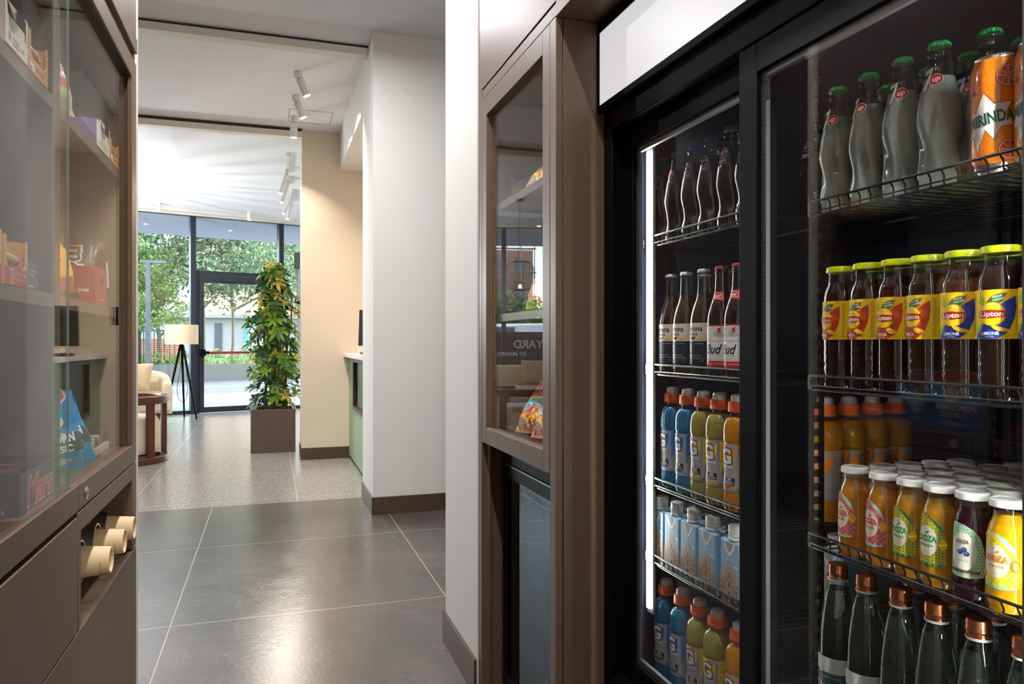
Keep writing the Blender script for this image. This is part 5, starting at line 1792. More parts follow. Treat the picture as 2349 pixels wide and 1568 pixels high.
def art_white(p):
    p.poly([(-0.055, 0.001), (0.055, 0.001), (0.055, 0.070), (0.046, 0.070), (0.044, 0.034), (0.033, 0.026), (-0.033, 0.026), (-0.044, 0.034), (-0.046, 0.07), (-0.055, 0.07)], P_CREAM, 1)
    p.ellipse(-0.035, 0.018, 0.007, 0.007, M('gum_cyan', (20, 170, 206)), 2)
    for k in range(3): p.rect(-0.020, 0.012, 0.008 + k * 0.005, 0.0095 + k * 0.005, P_DKGREEN, 2)
    p.text('BIO', 0.030, 0.014, 0.007, P_BROWN, 2, bold=0.02)
    for k in range(4): p.rect(0.048, 0.053, 0.030 + k * 0.007, 0.034 + k * 0.007, P_GREY, 2)


def art_kraft(p):
    p.rect(-0.053, -0.026, 0.003, 0.016, P_CREAM, 1); p.rect(-0.052, -0.040, 0.004, 0.008, P_RED, 2)
    p.text('CEREAL BAR', 0.010, 0.012, 0.006, P_BROWN, 1, bold=0.02)
    for k in range(3): p.ellipse(0.0505, 0.035 + k * 0.009, 0.0028, 0.0028, P_CREAM, 1, n=12)


def art_nut(p):
    p.rect(-0.055, 0.055, 0.001, 0.029, P_RED, 0.8); p.rect(-0.033, -0.010, 0.001, 0.014, KRAFT, 1)
    p.rect(-0.034, -0.009, 0.0145, 0.0265, P_CREAM, 2); p.text('BARRETTA', -0.0215, 0.0205, 0.0085, P_BROWN, 3, bold=0.02, width=0.023)
    p.text('Mandorle', 0.008, 0.021, 0.0062, P_CREAM, 2, width=0.024); p.text('& Frutti', 0.010, 0.0125, 0.0062, P_CREAM, 2, width=0.020)
    p.text('+28%', 0.040, 0.020, 0.0060, P_CREAM, 2, bold=0.02); p.text('senza zuccheri', 0.040, 0.0125, 0.0022, P_CREAM, 2)


LX = -0.441
RZL = R(90)
SZ1, SZ2, SZ0 = 1.665, 1.29, 0.9185
tray_box('snack_box', 'pale display box with white front and dark window, nearest on the top left shelf', 0.11, 0.10, 0.074, PALEBOX, None, (LX, 1.376, SZ1), RZL, art_white, BARG, 'display boxes of snack bars')
tray_box('snack_box', 'orange kraft display box beside the pale one on the top left shelf', 0.112, 0.10, 0.070, KRAFT, None, (LX, 1.494, SZ1), RZL, art_kraft, BARW, 'display boxes of snack bars')
bag('gummy_bag', 'red and white sweet bag leaning beside the purple box on the top left shelf', 0.135, 0.16, 0.04, FILM('cream', (226, 214, 186)), lambda p: (p.poly([(-0.06, 0.03), (0.06, 0.05), (0.06, 0.075), (-0.06, 0.055)], P_RED, 1), p.poly([(-0.06, 0.075), (0.06, 0.095), (0.06, 0.115), (-0.06, 0.10)], P_DKRED, 1), p.ellipse(0.03, 0.03, 0.02, 0.016, P_LIME, 1), p.ellipse(-0.03, 0.02, 0.018, 0.014, P_RED, 1)), (-0.424, 1.682, SZ1 + 0.004), R(60), tilt=R(-18))
PURP = M('purple_card', (142, 112, 172), rough=0.5)
carton_box('purple_box', 'purple carton standing on the top left shelf behind the red and white bag', 'snack box', (0.034, 0.16, 0.062), PURP, (-0.471, 1.962, SZ1), RZL, [('front', lambda p: p.rect(-0.0165, 0.0165, 0.001, 0.061, P_WHITE, 1))])
tray_box('snack_box', 'white and orange display box at the far end of the top left shelf', 0.112, 0.10, 0.070, KRAFT, None, (LX, 2.037, SZ1), RZL, art_white, BARG, 'display boxes of snack bars')
tray_box('snack_box', 'clear-sided kraft box last on the top left shelf, next to the glass end', 0.10, 0.10, 0.058, KRAFT, None, (LX, 2.155, SZ1), RZL, art_kraft, BARW, 'display boxes of snack bars')
# middle shelf
tray_box('snack_box', 'yellow and red nut bar display box on the middle left shelf', 0.115, 0.10, 0.078, M('kraft_yellow', (226, 176, 90), rough=0.6), None, (LX, 1.374, SZ2), RZL, art_nut, BARW, 'display boxes of snack bars')
tray_box('snack_box', 'second yellow and red nut bar box, cut by the left picture edge', 0.115, 0.10, 0.082, M('kraft_yellow', (226, 176, 90), rough=0.6), None, (LX, 1.250, SZ2), RZL, art_nut, BARW, 'display boxes of snack bars')
carton_box('blue_box', 'small blue chocolate nut carton beside the nut bar box on the middle left shelf', 'snack box', (0.066, 0.09, 0.048), M('blue_card', (44, 84, 108), rough=0.5), (-0.438, 1.468, SZ2), RZL,
           [('front', lambda p: (p.text('Dark Chocolate Nuts', 0.004, 0.034, 0.0048, P_CREAM, 1, width=0.045), p.text('& Sea Salt', -0.006, 0.026, 0.0048, P_CREAM, 1, width=0.024), p.ellipse(0.016, 0.014, 0.004, 0.007, P_BROWN, 1, n=12), p.ellipse(0.022, 0.013, 0.004, 0.007, P_ORANGE, 1, n=12), p.rect(-0.026, 0.004, 0.005, 0.007, P_CREAM, 1)))])
bag('chips_bag', 'orange and black tortilla chip bag leaning on the middle left shelf', 0.15, 0.165, 0.05, FILM('chips', (214, 96, 22)), art_chips, (-0.445, 1.742, SZ2 + 0.004), R(52), tilt=R(-20))
bag('chocolate_bag', 'dark brown chocolate sweet bag with a big pale letter, behind the red box', 0.17, 0.172, 0.05, FILM('choc', (70, 44, 36)), art_choc, (-0.485, 2.095, SZ2 + 0.003), R(6), tilt=R(-5))
RB = M('red_card', (178, 40, 36), rough=0.5)
kb = carton_box('red_box', 'red wafer box with an oblong hole, far end of the middle left shelf', 'snack box', (0.125, 0.20, 0.088), RB, (-0.492, 1.999, SZ2), RZL,
                [('front', lambda p: (p.rect(-0.012, 0.020, 0.050, 0.066, P_BLACK, 1), p.ring(0.004, 0.032, 0.014, 0.0008, P_DKRED, 1), p.text('have a break', 0.004, 0.012, 0.0055, P_CREAM, 1, width=0.05))),
                 ('left', lambda p: (p.text('break', 0.077, 0.033, 0.0105, P_CREAM, 1, bold=0.03, width=0.024), p.line([(0.0, 0.056), (0.05, 0.050), (0.08, 0.054), (0.099, 0.062)], 0.0012, P_DKRED, 1)))])
bag('chocolate_bag', 'small dark sweet bag with a barcode, standing above the red box', 0.13, 0.17, 0.03, FILM('choc', (70, 44, 36)), lambda p: (p.rect(0.02, 0.05, 0.05, 0.12, P_WHITE, 1), [p.rect(0.023, 0.047, 0.054 + k * 0.006, 0.057 + k * 0.006, P_BLACK, 2) for k in range(11)], p.rect(-0.03, 0.016, 0.05, 0.1, P_DKRED, 1)), (-0.455, 2.165, SZ2 + 0.003), R(30), tilt=R(-8))
# bottom
DKB = M('mars_card', (40, 34, 34), rough=0.42)
carton_box('chocolate_bar_box', 'open black counter box of chocolate bars with red script lettering', 'snack box', (0.205, 0.15, 0.078), DKB, (-0.460, 1.470, SZ0), RZL,
           [('front', lambda p: (p.text('Mars', 0.010, 0.032, 0.050, P_GOLDY, 1, bold=0.05, shear=0.2, width=0.150), p.text('Mars', 0.010, 0.032, 0.047, P_RED, 2, bold=0.02, shear=0.2, width=0.146), p.line([(-0.095, 0.062), (0.098, 0.066)], 0.0012, P_RED, 1))),
            ('left', lambda p: (p.rect(-0.070, -0.069, 0.004, 0.062, P_GREY, 1), p.text('24 x 51g', 0.040, 0.010, 0.006, P_GOLDY, 1)))], open_top=True)
for k in range(4):
    t = thing('chocolate_bar', 'black and red wrapped chocolate bar in the open counter box, ' + ORD[k] + ' from its near end', 'chocolate bar', (-0.470, 1.395 + 0.048 * k, SZ0 + 0.046 + 0.004 * (k % 2)), R(90 + 6 * (k % 3)), 'chocolate bars in the counter box')
    MB().box(-0.018, 0.018, -0.050, 0.050, -0.010, 0.010).box(-0.016, 0.016, -0.062, -0.050, -0.001, 0.001).box(-0.016, 0.016, 0.050, 0.062, -0.001, 0.001).build('wrapper', DKB, t, bevel=0.005)
    p = Print(); p.text('Mars', 0, 0, 0.022, P_RED, 1, bold=0.03, shear=0.2, rot=pi / 2, width=0.07)
    p.build('print', lambda u, v, e: (u, v, 0.0102 + e), t, du=None)
for k, (y, x, la) in enumerate(((1.775, -0.450, 'nearest of the blue popcorn bags in the left cabinet'), (1.895, -0.452, 'blue popcorn bag in the middle of the left cabinet floor'), (1.985, -0.520, 'rear blue popcorn bag in the left cabinet'))):
    bag('popcorn_bag', la, 0.17, 0.175, 0.055, POP_BLUE, art_popcorn, (x, y, SZ0 + 0.004), R((48, 46, 60)[k]), tilt=R((-14, -30, -24)[k]), group='blue popcorn bags')
cb = thing('clear_snack_tray', 'clear hang-tab snack pack at the far end of the left cabinet floor', 'snack pack', (-0.455, 2.115, SZ0), RZL)
MB().box(-0.075, 0.075, -0.045, 0.045, 0.0, 0.018).build('card_base', PALEBOX, cb, bevel=0.001)
MB().box(-0.073, 0.073, -0.043, 0.043, 0.018, 0.060).build('clear_cover', M_pane('clear_plastic'), cb, bevel=0.004)
MB().box(-0.025, 0.025, 0.043, 0.0445, 0.03, 0.085).build('hang_tab', M_pane('clear_plastic'), cb)
for k in range(5):
    MB().box(-0.068 + k * 0.028, -0.044 + k * 0.028, -0.036, 0.036, 0.019, 0.042).build('biscuit_pack', (P_CREAM, BARG, P_CREAM, BARG, P_DKRED)[k], cb, bevel=0.005)
# sweets on the right
RZR = R(-90)
GUMS = [P_GOLDY, P_ORANGE, P_YELLOW, P_RED, P_CREAM, M('gum_peach', (222, 150, 100)), M('gum_cyan', (20, 170, 206))]
CF = FILM('pinkish', (226, 150, 120))
bag('gummy_bag', 'bright pink and yellow gummy bag on the right cabinet floor, in front', 0.150, 0.185, 0.05, CF, art_gummy(GUMS, 'HARIBO', P_RED), (0.748, 2.085, 0.922), R(-68), tilt=R(-34), group='gummy sweet bags')
bag('gummy_bag', 'bright pink and yellow gummy bag on the right cabinet floor, second from the wall', 0.150, 0.185, 0.05, CF, art_gummy(GUMS, 'HARIBO', P_DKRED), (0.748, 1.945, 0.922), R(-68), tilt=R(-32), group='gummy sweet bags')
CF2 = FILM('straw', (222, 206, 160))
bag('gummy_bag', 'straw-coloured gummy bag with black lettering on the right middle shelf, nearer the wall', 0.146, 0.180, 0.045, CF2, art_gummy2, (0.745, 1.995, 1.295), R(-72), tilt=R(-24), group='gummy sweet bags')
bag('gummy_bag', 'straw-coloured gummy bag with black lettering on the right middle shelf, nearer the fridge', 0.146, 0.180, 0.045, CF2, art_gummy2, (0.745, 1.868, 1.295), R(-72), tilt=R(-24), group='gummy sweet bags')
bag('gummy_bag', 'yellow and red gummy bag lying on the top right shelf', 0.150, 0.185, 0.045, FILM('straw2', (226, 186, 90)), art_gummy(GUMS, 'HARIBO', P_RED), (0.742, 2.010, 1.655), R(-72), tilt=R(-50), group='gummy sweet bags')
for z in (0.919, 1.294, 1.654):
    t = thing('clear_stop', 'thin clear plastic stop at the end of a sweets shelf', 'shelf stop', (0.74, 2.16, z), 0, 'clear shelf stops')
    MB().box(-0.03, 0.06, -0.001, 0.001, 0, 0.06).build('plate', M_pane('clear_plastic'), t)
# ---------------------------------------------------------------- green counter in the niche
GREEN = M('sage_green', (150, 178, 150), rough=0.5)
TOP = M('counter_top', (236, 230, 220), rough=0.35)
gc = thing('counter', 'sage green ribbed counter with white top in the niche beside the broad pier', 'counter', (0.77, 6.75, 0))
ox, oy = 0.77, 6.75
m = MB()
m.box(0.80, 1.43, 5.745, 7.745, 0.03, 1.045)
y = 5.75
while y < 7.74:
    if not (6.36 <= y <= 7.30):
        m.prism([(0.80, y), (0.768, y + 0.006), (0.768, y + 0.069), (0.80, y + 0.075)], 'z', 0.035, 1.045)
    else:
        m.prism([(0.80, y), (0.768, y + 0.006), (0.768, y + 0.069), (0.80, y + 0.075)], 'z', 0.035, 0.54)
    y += 0.0752
L(m).build('ribbed_front', GREEN, gc)
L(MB().box(0.708, 1.44, 5.745, 7.745, 1.048, 1.085).box(1.42, 1.445, 5.745, 7.745, 1.085, 1.135).box(0.85, 1.42, 7.72, 7.745, 1.085, 1.135)).build('counter_top', TOP, gc, bevel=0.003)
WOODF = M('dark_wood_frame', (58, 38, 28), rough=0.4)
fr_ = L(MB().frame_x(0.758, 0.80, 6.37, 7.30, 0.545, 1.040, 0.035)).build('niche_frame', WOODF, gc, bevel=0.002)
L(MB().box(0.797, 0.80, 6.405, 7.265, 0.58, 1.005)).build('niche_back', M('niche_green', (72, 92, 76), rough=0.5), gc)
hm_ = thing('monitor', 'black computer monitor at the back of the green counter', 'monitor', (1.07, 7.02, 1.085))
MB().box(-0.13, 0.13, -0.05, 0.13, 0, 0.010).build('foot', BLACKM, hm_, bevel=0.003)
MB().box(-0.03, 0.03, 0.045, 0.065, 0.010, 0.24).build('stem', BLACKM, hm_)
m = MB()
m.v = [(-0.29, -0.02, 0.08), (0.29, -0.02, 0.08), (0.29, 0.005, 0.08), (-0.29, 0.005, 0.08), (-0.275, 0.02, 0.42), (0.275, 0.02, 0.42), (0.275, 0.045, 0.42), (-0.275, 0.045, 0.42)]
m.f = [[0, 3, 2, 1], [4, 5, 6, 7], [0, 1, 5, 4], [1, 2, 6, 5], [2, 3, 7, 6], [3, 0, 4, 7]]; m.m = [0] * 6
m.build('screen', M('screen_black', (10, 12, 17), rough=0.2), hm_, bevel=0.003)
kt = thing('serving_tray', 'flat dark oval tray lying on the green counter before the monitor', 'tray', (0.875, 6.80, 1.085))
m = MB().lathe([(0.001, 0.004), (0.12, 0.004), (0.125, 0.010), (0.14, 0.020), (0.146, 0.022), (0.13, 0.002), (0.001, 0.0)], n=40, caps=(False, False))
m.v = [(x * 0.75, y * 1.1, z) for x, y, z in m.v]
m.build('dish', M('tray_wood', (70, 48, 36), rough=0.4), kt)

# ---------------------------------------------------------------- variegated umbrella plant
PLX, PLY = 0.022, 8.595
plant = thing('potted_plant', 'tall variegated umbrella plant in a square brown planter by the beige pier', 'plant', (PLX, PLY, 0))
m = MB()
hw = 0.232; th = 0.022
for (x0, x1, y0, y1) in ((-hw, hw, -hw, -hw + th), (-hw, hw, hw - th, hw), (-hw, -hw + th, -hw + th, hw - th), (hw - th, hw, -hw + th, hw - th)):
    m.box(x0, x1, y0, y1, 0.0, 0.468)
m.box(-hw + th, hw - th, -hw + th, hw - th, 0.0, 0.06)
m.build('planter', M('planter_brown', (96, 80, 72), rough=0.45), plant, bevel=0.003)
MB().box(-hw + th, hw - th, -hw + th, hw - th, 0.06, 0.43).build('soil', M('soil', (48, 36, 28), rough=0.95, bump=(40, 0.8, 0.02)), plant)
rnd = random.Random(21)
STEM = M('plant_stem', (132, 104, 70), rough=0.75, noise=(60, 0.3))
stems = []
for (sx, sy, h, lean) in ((0.05, -0.02, 1.55, (0.02, 0.0)), (-0.07, 0.02, 1.45, (-0.02, 0.02)), (0.0, 0.08, 1.25, (0.05, 0.03)), (-0.02, -0.07, 1.15, (-0.04, -0.02)), (0.09, 0.05, 1.3, (0.08, 0.0))):
    path = []
    for k in range(9):
        t = k / 8
        path.append((sx + lean[0] * t * 1.5 + 0.012 * sin(k * 1.7 + sx * 40), sy + lean[1] * t * 1.5 + 0.012 * cos(k * 2.1), 0.42 + h * t))
    stems.append(path)
    MB().sweep(path, [0.017 - 0.009 * k / 8 for k in range(9)], n=10).build('stem', STEM, plant)
LEAFM = [M_leaf('leaf_dark', (38, 74, 30)), M_leaf('leaf_mid', (74, 118, 40)), M_leaf('leaf_yellow', (224, 200, 96)), M_leaf('leaf_bright', (128, 166, 46))]
lv = MB()


def leaflet(o, d, n, L_, w, mi):
    """one drooping oval leaflet from o along d, broad side facing n"""
    s = d.cross(n).normalized(); n = s.cross(d).normalized()
    rows = []
    for k, (t, ww) in enumerate(((0.0, 0.12), (0.22, 0.62), (0.5, 1.0), (0.78, 0.80), (1.0, 0.10))):
        c = o + d * (L_ * t) - Vector((0, 0, 1)) * (0.30 * L_ * t * t)
        rows.append((c - s * w * ww + n * 0.10 * w * ww, c + n * (-0.06 * w), c + s * w * ww + n * 0.10 * w * ww))
    b = [tuple(p) for r in rows for p in r]
    fs = []
    for k in range(4):
        fs += [(k * 3, k * 3 + 1, k * 3 + 4, k * 3 + 3), (k * 3 + 1, k * 3 + 2, k * 3 + 5, k * 3 + 4)]
    b0 = len(lv.v); lv.v.extend(b)
    for i, f in enumerate(fs):
        lv.f.append([b0 + q for q in f])
        lv.m.append(mi if not (mi == 2 and rnd.random() < 0.18) else 1)


for c in range(215):
    z = 0.50 + 1.52 * (c / 215) ** 0.95
    prof = 0.13 + 0.14 * math.sin(pi * min(1, max(0, (z - 0.30) / 1.72))) ** 0.6
    if z > 1.72: prof *= 0.62
    a = c * 2.39996 + rnd.uniform(-0.6, 0.6)
    r = prof * rnd.uniform(0.35, 1.12)
    o = Vector((0.01 + r * cos(a), r * sin(a), z + rnd.uniform(-0.07, 0.07)))
    out = Vector((cos(a), sin(a), rnd.uniform(-0.1, 1.3))).normalized()
    kind = rnd.random()
    mi = 2 if kind < 0.24 else (3 if kind < 0.44 else (1 if kind < 0.68 else 0))
    nl = rnd.randint(6, 8)
    b1 = out.orthogonal().normalized(); b2 = out.cross(b1)
    sz = rnd.uniform(0.085, 0.13)
    if r > 0.04:
        lv.cyl((o.x * 0.35, o.y * 0.35, o.z - 0.05), tuple(o), 0.0022, 0.0018, 5, 1)
    for k in range(nl):
        q = 2 * pi * k / nl + rnd.uniform(-0.15, 0.15)
        d = (b1 * cos(q) + b2 * sin(q) + out * rnd.uniform(0.1, 0.6)).normalized()
        m2 = mi if rnd.random() < 0.85 else rnd.choice([0, 1, 3])
        leaflet(o, d, out, sz * rnd.uniform(0.75, 1.1), sz * 0.17, m2)
lv.build('foliage', LEAFM, plant, angle=80)

# ---------------------------------------------------------------- seating group
CREAM = M('cream_fabric', (222, 206, 180), rough=0.9, bump=(260, 0.35, 0.002))
CREAM2 = M('pillow_fabric', (212, 188, 152), rough=0.9, bump=(260, 0.4, 0.002))
WOOD = M('walnut', (92, 50, 32), rough=0.38, noise=(24, 0.25, (1, 1, 8)))


def rounded_block(x0, x1, y0, y1, z0, z1, mb=None):
    return (mb or MB()).box(x0, x1, y0, y1, z0, z1)


sofa = thing('sofa', 'long cream sofa with rounded ends standing in front of the glazing', 'sofa', (-2.55, 11.45, 0), R(11))
rounded_block(-1.15, 1.15, -0.42, 0.30, 0.20, 0.40).build('base', CREAM, sofa, bevel=0.05)
for k in range(2):
    rounded_block(-1.10 + 1.1 * k + 0.01, -1.10 + 1.1 * (k + 1) - 0.01, -0.44, 0.20, 0.37, 0.485).build('seat_cushion', CREAM, sofa, bevel=0.045)
# wrap-round back with curved arms
n = 28
outer = []
for k in range(n + 1):
    t = -0.16 + (pi + 0.32) * k / n
    sg = 1 if sin(t) > 0 else -1
    outer.append((1.19 * (1 if cos(t) > 0 else -1) * abs(cos(t)) ** 0.45, -0.10 + sg * 0.50 * abs(sin(t)) ** 0.55))
inner = [(x * 0.885, -0.10 + (y + 0.10) * 0.74) for x, y in outer]
m = MB()
b = []
for (xo, yo), (xi, yi) in zip(outer, inner):
    k = max(0.0, min(1.0, (yo + 0.30) / 0.70))
    top = 0.60 + 0.20 * k
    b.append([(xo, yo, 0.18), (xo * 1.01, yo * 1.01, top - 0.05), (xo * 0.985, yo * 0.985, top), ((xo + xi) / 2, (yo + yi) / 2, top + 0.012), (xi * 1.015, yi, top - 0.005), (xi, yi, top - 0.05), (xi, yi, 0.18)])
vs = [p for r in b for p in r]; fs = []
for k in range(n):
    for j in range(6):
        a = k * 7 + j
        fs.append((a, a + 7, a + 8, a + 1))
fs += [tuple(range(7)), tuple(range(n * 7, n * 7 + 7))[::-1]]
m.add(vs, fs).build('backrest', CREAM, sofa, angle=180, subsurf=2)
for x, y in ((-1.0, -0.3), (1.0, -0.3), (-0.95, 0.22), (0.95, 0.22)):
    MB().cyl((x, y, 0), (x, y, 0.20), 0.022, 0.03, 14).build('leg', WOOD, sofa)


def pillow_mesh(w, h, t):
    m = MB(); nn = 14
    for s in (-1, 1):
        vs = []
        for j in range(nn + 1):
            for i in range(nn + 1):
                u = 2 * i / nn - 1; v = 2 * j / nn - 1
                d = t * 0.5 * (max(0, 1 - u ** 4) * max(0, 1 - v ** 4)) ** 0.5
                pin = 1 - 0.07 * (1 - abs(u)) * abs(v) ** 4 * 0 - 0.05 * (v * v) * (1 - u * u)
                pin2 = 1 - 0.05 * (u * u) * (1 - v * v)
                vs.append((u * w / 2 * pin2, s * d, v * h / 2 * pin))
        fs = []
        for j in range(nn):
            for i in range(nn):
                a = j * (nn + 1) + i
                q = (a, a + 1, a + nn + 2, a + nn + 1)
                fs.append(q if s < 0 else q[::-1])
        m.add(vs, fs)
    return m


def cushion(label, loc, rz, tilt):
    t = thing('cushion', label, 'cushion', loc, rz, 'sofa cushions')
    t.rotation_euler = (tilt, 0, rz)
    pillow_mesh(0.50, 0.42, 0.16).build('cover', CREAM2, t, angle=70)


sr = R(11)
def sp(x, y, z): return (-2.55 + x * cos(sr) - y * sin(sr), 11.45 + x * sin(sr) + y * cos(sr), z)
cushion('tan cushion leaning at the sofa end beside the floor lamp', sp(0.70, -0.10, 0.70), sr + R(-28), R(-18))
cushion('tan cushion in the middle of the long sofa', sp(-0.25, 0.00, 0.70), sr, R(-16))
cushion('tan cushion at the far left end of the long sofa', sp(-0.76, -0.06, 0.70), sr + R(20), R(-16))

# wooden barrel chair
wc = thing('barrel_chair', 'round walnut barrel chair with a cream seat, nearest the corridor', 'chair', (-1.42, 8.20, 0), 0)


def arc_rail(r0, r1, z0, z1, a0, a1, n=36):
    m = MB(); vs = []
    for k in range(n + 1):
        t = a0 + (a1 - a0) * k / n
        for r, z in ((r0, z0), (r1, z0), (r1, z1), (r0, z1)):
            vs.append((r * cos(t), r * sin(t), z))
    fs = []
    full = abs(a1 - a0) > 6.27
    for k in range(n):
        for j in range(4):
            a = k * 4 + j; c = k * 4 + (j + 1) % 4
            fs.append((a, c, c + 4, a + 4))
    if not full:
        fs += [(0, 1, 2, 3)[::-1], (n * 4, n * 4 + 1, n * 4 + 2, n * 4 + 3)]
    return m.add(vs, fs)


arc_rail(0.345, 0.425, 0.585, 0.665, R(-160), R(100)).build('top_rail', WOOD, wc, bevel=0.014)
arc_rail(0.36, 0.425, 0.0, 0.062, R(0), R(360), 48).build('base_ring', WOOD, wc, bevel=0.006)
for a in (-142, -92, -41, 20, 84):
    t = R(a)
    m = MB()
    m.box(0.365, 0.410, -0.038, 0.038, 0.06, 0.59)
    m.v = [(x * cos(t) - y * sin(t), x * sin(t) + y * cos(t), z) for x, y, z in m.v]
    m.build('post', WOOD, wc, bevel=0.006)
m = MB().lathe(curve_profile([(0.05, 0.09), (0.30, 0.09), (0.338, 0.11), (0.348, 0.20), (0.346, 0.34), (0.33, 0.42), (0.28, 0.458), (0.15, 0.472), (0.001, 0.475)], 4), n=48, caps=(True, False))
m.build('seat_cushion', CREAM, wc)

# low tables and a stool for the same group
st = thing('stool', 'low round blue-grey stool behind the barrel chair', 'stool', (-1.95, 9.35, 0))
MB().lathe(curve_profile([(0.20, 0.02), (0.235, 0.03), (0.24, 0.10), (0.24, 0.36), (0.23, 0.40), (0.18, 0.42), (0.001, 0.425)], 4), n=44, caps=(True, False)).build('seat', M('stool_fabric', (116, 126, 150), rough=0.9), st)
ct = thing('side_table', 'small round dark side table between the barrel chair and the sofa', 'table', (-2.75, 10.2, 0))
MB().lathe([(0.001, 0.50), (0.24, 0.50), (0.25, 0.505), (0.25, 0.522), (0.24, 0.527), (0.001, 0.527)], n=44, caps=(False, False)).build('table_top', WOODF, ct)
MB().cyl((0, 0, 0.02), (0, 0, 0.50), 0.022, n=16).build('stem', WOODF, ct)
MB().cyl((0, 0, 0), (0, 0, 0.02), 0.16, n=36).build('foot', WOODF, ct)

# tripod floor lamp
fl_ = thing('floor_lamp', 'tripod floor lamp with a cream drum shade beside the exit door', 'lamp', (-1.33, 12.50, 0))
SHADE = M('lamp_shade_linen', (214, 196, 168), rough=0.85, emit=(255, 214, 160), estr=0.10, bump=(300, 0.2, 0.001))
m = MB()
for k in range(48):
    a, c = 2 * pi * k / 48, 2 * pi * (k + 1) / 48
    for r, flip in ((0.242, 0), (0.239, 1)):
        q = [(r * cos(a), r * sin(a), 1.165), (r * cos(c), r * sin(c), 1.165), (r * cos(c), r * sin(c), 1.468), (r * cos(a), r * sin(a), 1.468)]
        m.add(q if not flip else q[::-1], [(0, 1, 2, 3)])
m.build('lamp_shade', SHADE, fl_)
hub = (0, 0, 1.15)
MB().cyl((0, 0, 1.10), (0, 0, 1.28), 0.022, n=16).build('lamp_socket', BLACKM, fl_)
MB().lathe([(0.001, 1.28), (0.03, 1.29), (0.042, 1.33), (0.03, 1.37), (0.001, 1.38)], n=20, caps=(False, False)).build('bulb', M('bulb_glow', (255, 236, 200), emit=(255, 214, 160), estr=6.0), fl_)
for a in (-32, 88, 208):
    t = R(a)
    MB().cyl((0.02 * cos(t), 0.02 * sin(t), 1.15), (0.27 * cos(t), 0.27 * sin(t), 0.0), 0.020, 0.013, 12).build('leg', BLACKM, fl_)
cord = [(q[0], 0.06 * sin(q[1] * 9), q[1]) for q in curve_profile([(0.0, 1.12), (-0.02, 0.8), (-0.06, 0.48), (-0.05, 0.34), (0.0, 0.26), (0.06, 0.31), (0.09, 0.5), (0.06, 0.8), (0.02, 1.05)], 6)]
cord_ = [(0.0, 0.0, 1.12), (-0.01, -0.05, 0.8), (-0.03, -0.10, 0.45), (0.02, -0.12, 0.25), (0.08, -0.10, 0.32), (0.06, -0.04, 0.7), (0.03, 0.0, 1.0)]
MB().sweep(cord, 0.004, n=6).build('power_cord', BLACKM, fl_)

# wire cage pendants over the seating
def pendant(x, y, zc, r, h, label):
    t = thing('pendant_lamp', label, 'pendant lamp', (x, y, 0), 0, 'wire cage pendant lamps')
    W_ = M('pendant_wire', (42, 42, 44), rough=0.4)
    Z_ = ZC + 0.085
    MB().cyl((0, 0, Z_ - 0.03), (0, 0, Z_), 0.06, n=24).build('ceiling_rose', W_, t)
    MB().sweep([(0, 0, Z_ - 0.03), (0.01, 0, ZC - 0.4), (0.005, 0, zc + h * 0.5 + 0.25), (0.04, 0, zc + h * 0.5 + 0.10), (0.02, 0, zc + h * 0.5 + 0.03), (0, 0, zc + h * 0.5)], 0.004, n=6).build('cable', W_, t)
    m = MB()
    for k in range(30):
        a = 2 * pi * k / 30
        pts = []
        for j in range(13):
            q = -pi / 2 + pi * j / 12
            rr = r * (0.16 + 0.84 * max(0, cos(q)) ** 0.55)
            pts.append((rr * cos(a), rr * sin(a), zc + 0.5 * h * sin(q)))
        m.sweep(pts, 0.0028, n=5)
    m.build('wire_cage', W_, t)
    MB().cyl((0, 0, zc + h * 0.46), (0, 0, zc + h * 0.5), r * 0.2, n=24).build('top_cap', W_, t)
    MB().cyl((0, 0, zc - h * 0.5), (0, 0, zc - h * 0.45), r * 0.2, n=24).build('lamp_base', W_, t)
    MB().lathe([(0.001, zc - h * 0.45), (0.035, zc - h * 0.42), (0.035, zc - h * 0.38), (0.001, zc - h * 0.36)], n=16, caps=(False, False)).build('bulb', M('bulb_glow', (255, 236, 200)), t)
    pl = bpy.data.lights.new('pendant_bulb', 'POINT'); pl.energy = 130; pl.color = (0.98, 0.985, 1.0); pl.shadow_soft_size = 0.012
    po = bpy.data.objects.new('pendant_bulb', pl); po.location = (0, 0, zc - 0.34 * h); link(po, t)


pendant(-2.34, 10.9, 2.24, 0.235, 0.46, 'round wire cage pendant lamp above the sofa, mirrored in the tall cabinet')
pendant(-2.98, 10.6, 2.26, 0.25, 0.72, 'taller wire cage pendant lamp next to the round one')
# ---------------------------------------------------------------- outdoors
PAVE = M('pavement', (112, 114, 121), rough=0.8, noise=(3, 0.12))
ASPH = M('asphalt', (84, 86, 90), rough=0.9, noise=(4, 0.12))
CONC = M('concrete', (92, 92, 88), rough=0.9, noise=(5, 0.2))
GRASS = M('grass_bank', (84, 106, 60), rough=0.95, noise=(6, 0.35))


def quad(y0, y1, z, th=0.2, x0=-60, x1=60):
    """strip of ground parallel to the window wall; y0, y1 are distances out from it at x = -1"""
    m = MB()
    pts = [gpt(x0, y0), gpt(x1, y0), gpt(x1, y1), gpt(x0, y1)]
    return m.prism([(p[0], p[1]) for p in pts], 'z', z - th, z)


struct('pavement', quad(0.06, 5.2, -0.02), PAVE, label='pale pavement outside the window wall')
struct('road', quad(5.2, 11.2, -0.03), ASPH, label='grey road beyond the pavement')
struct('curb', quad(11.2, 11.5, 0.50, 0.55), CONC, label='low concrete wall along the far side of the road')
struct('ground', quad(11.5, 70, 0.42, 0.5), GRASS, label='grass bank under the trees')
mk = quad(8.1, 8.25, -0.026, 0.003)
tag(mk.build('road_line', P_WHITE), 'white line along the grey road', None, None, 'structure')

rng = np.random.default_rng(4)


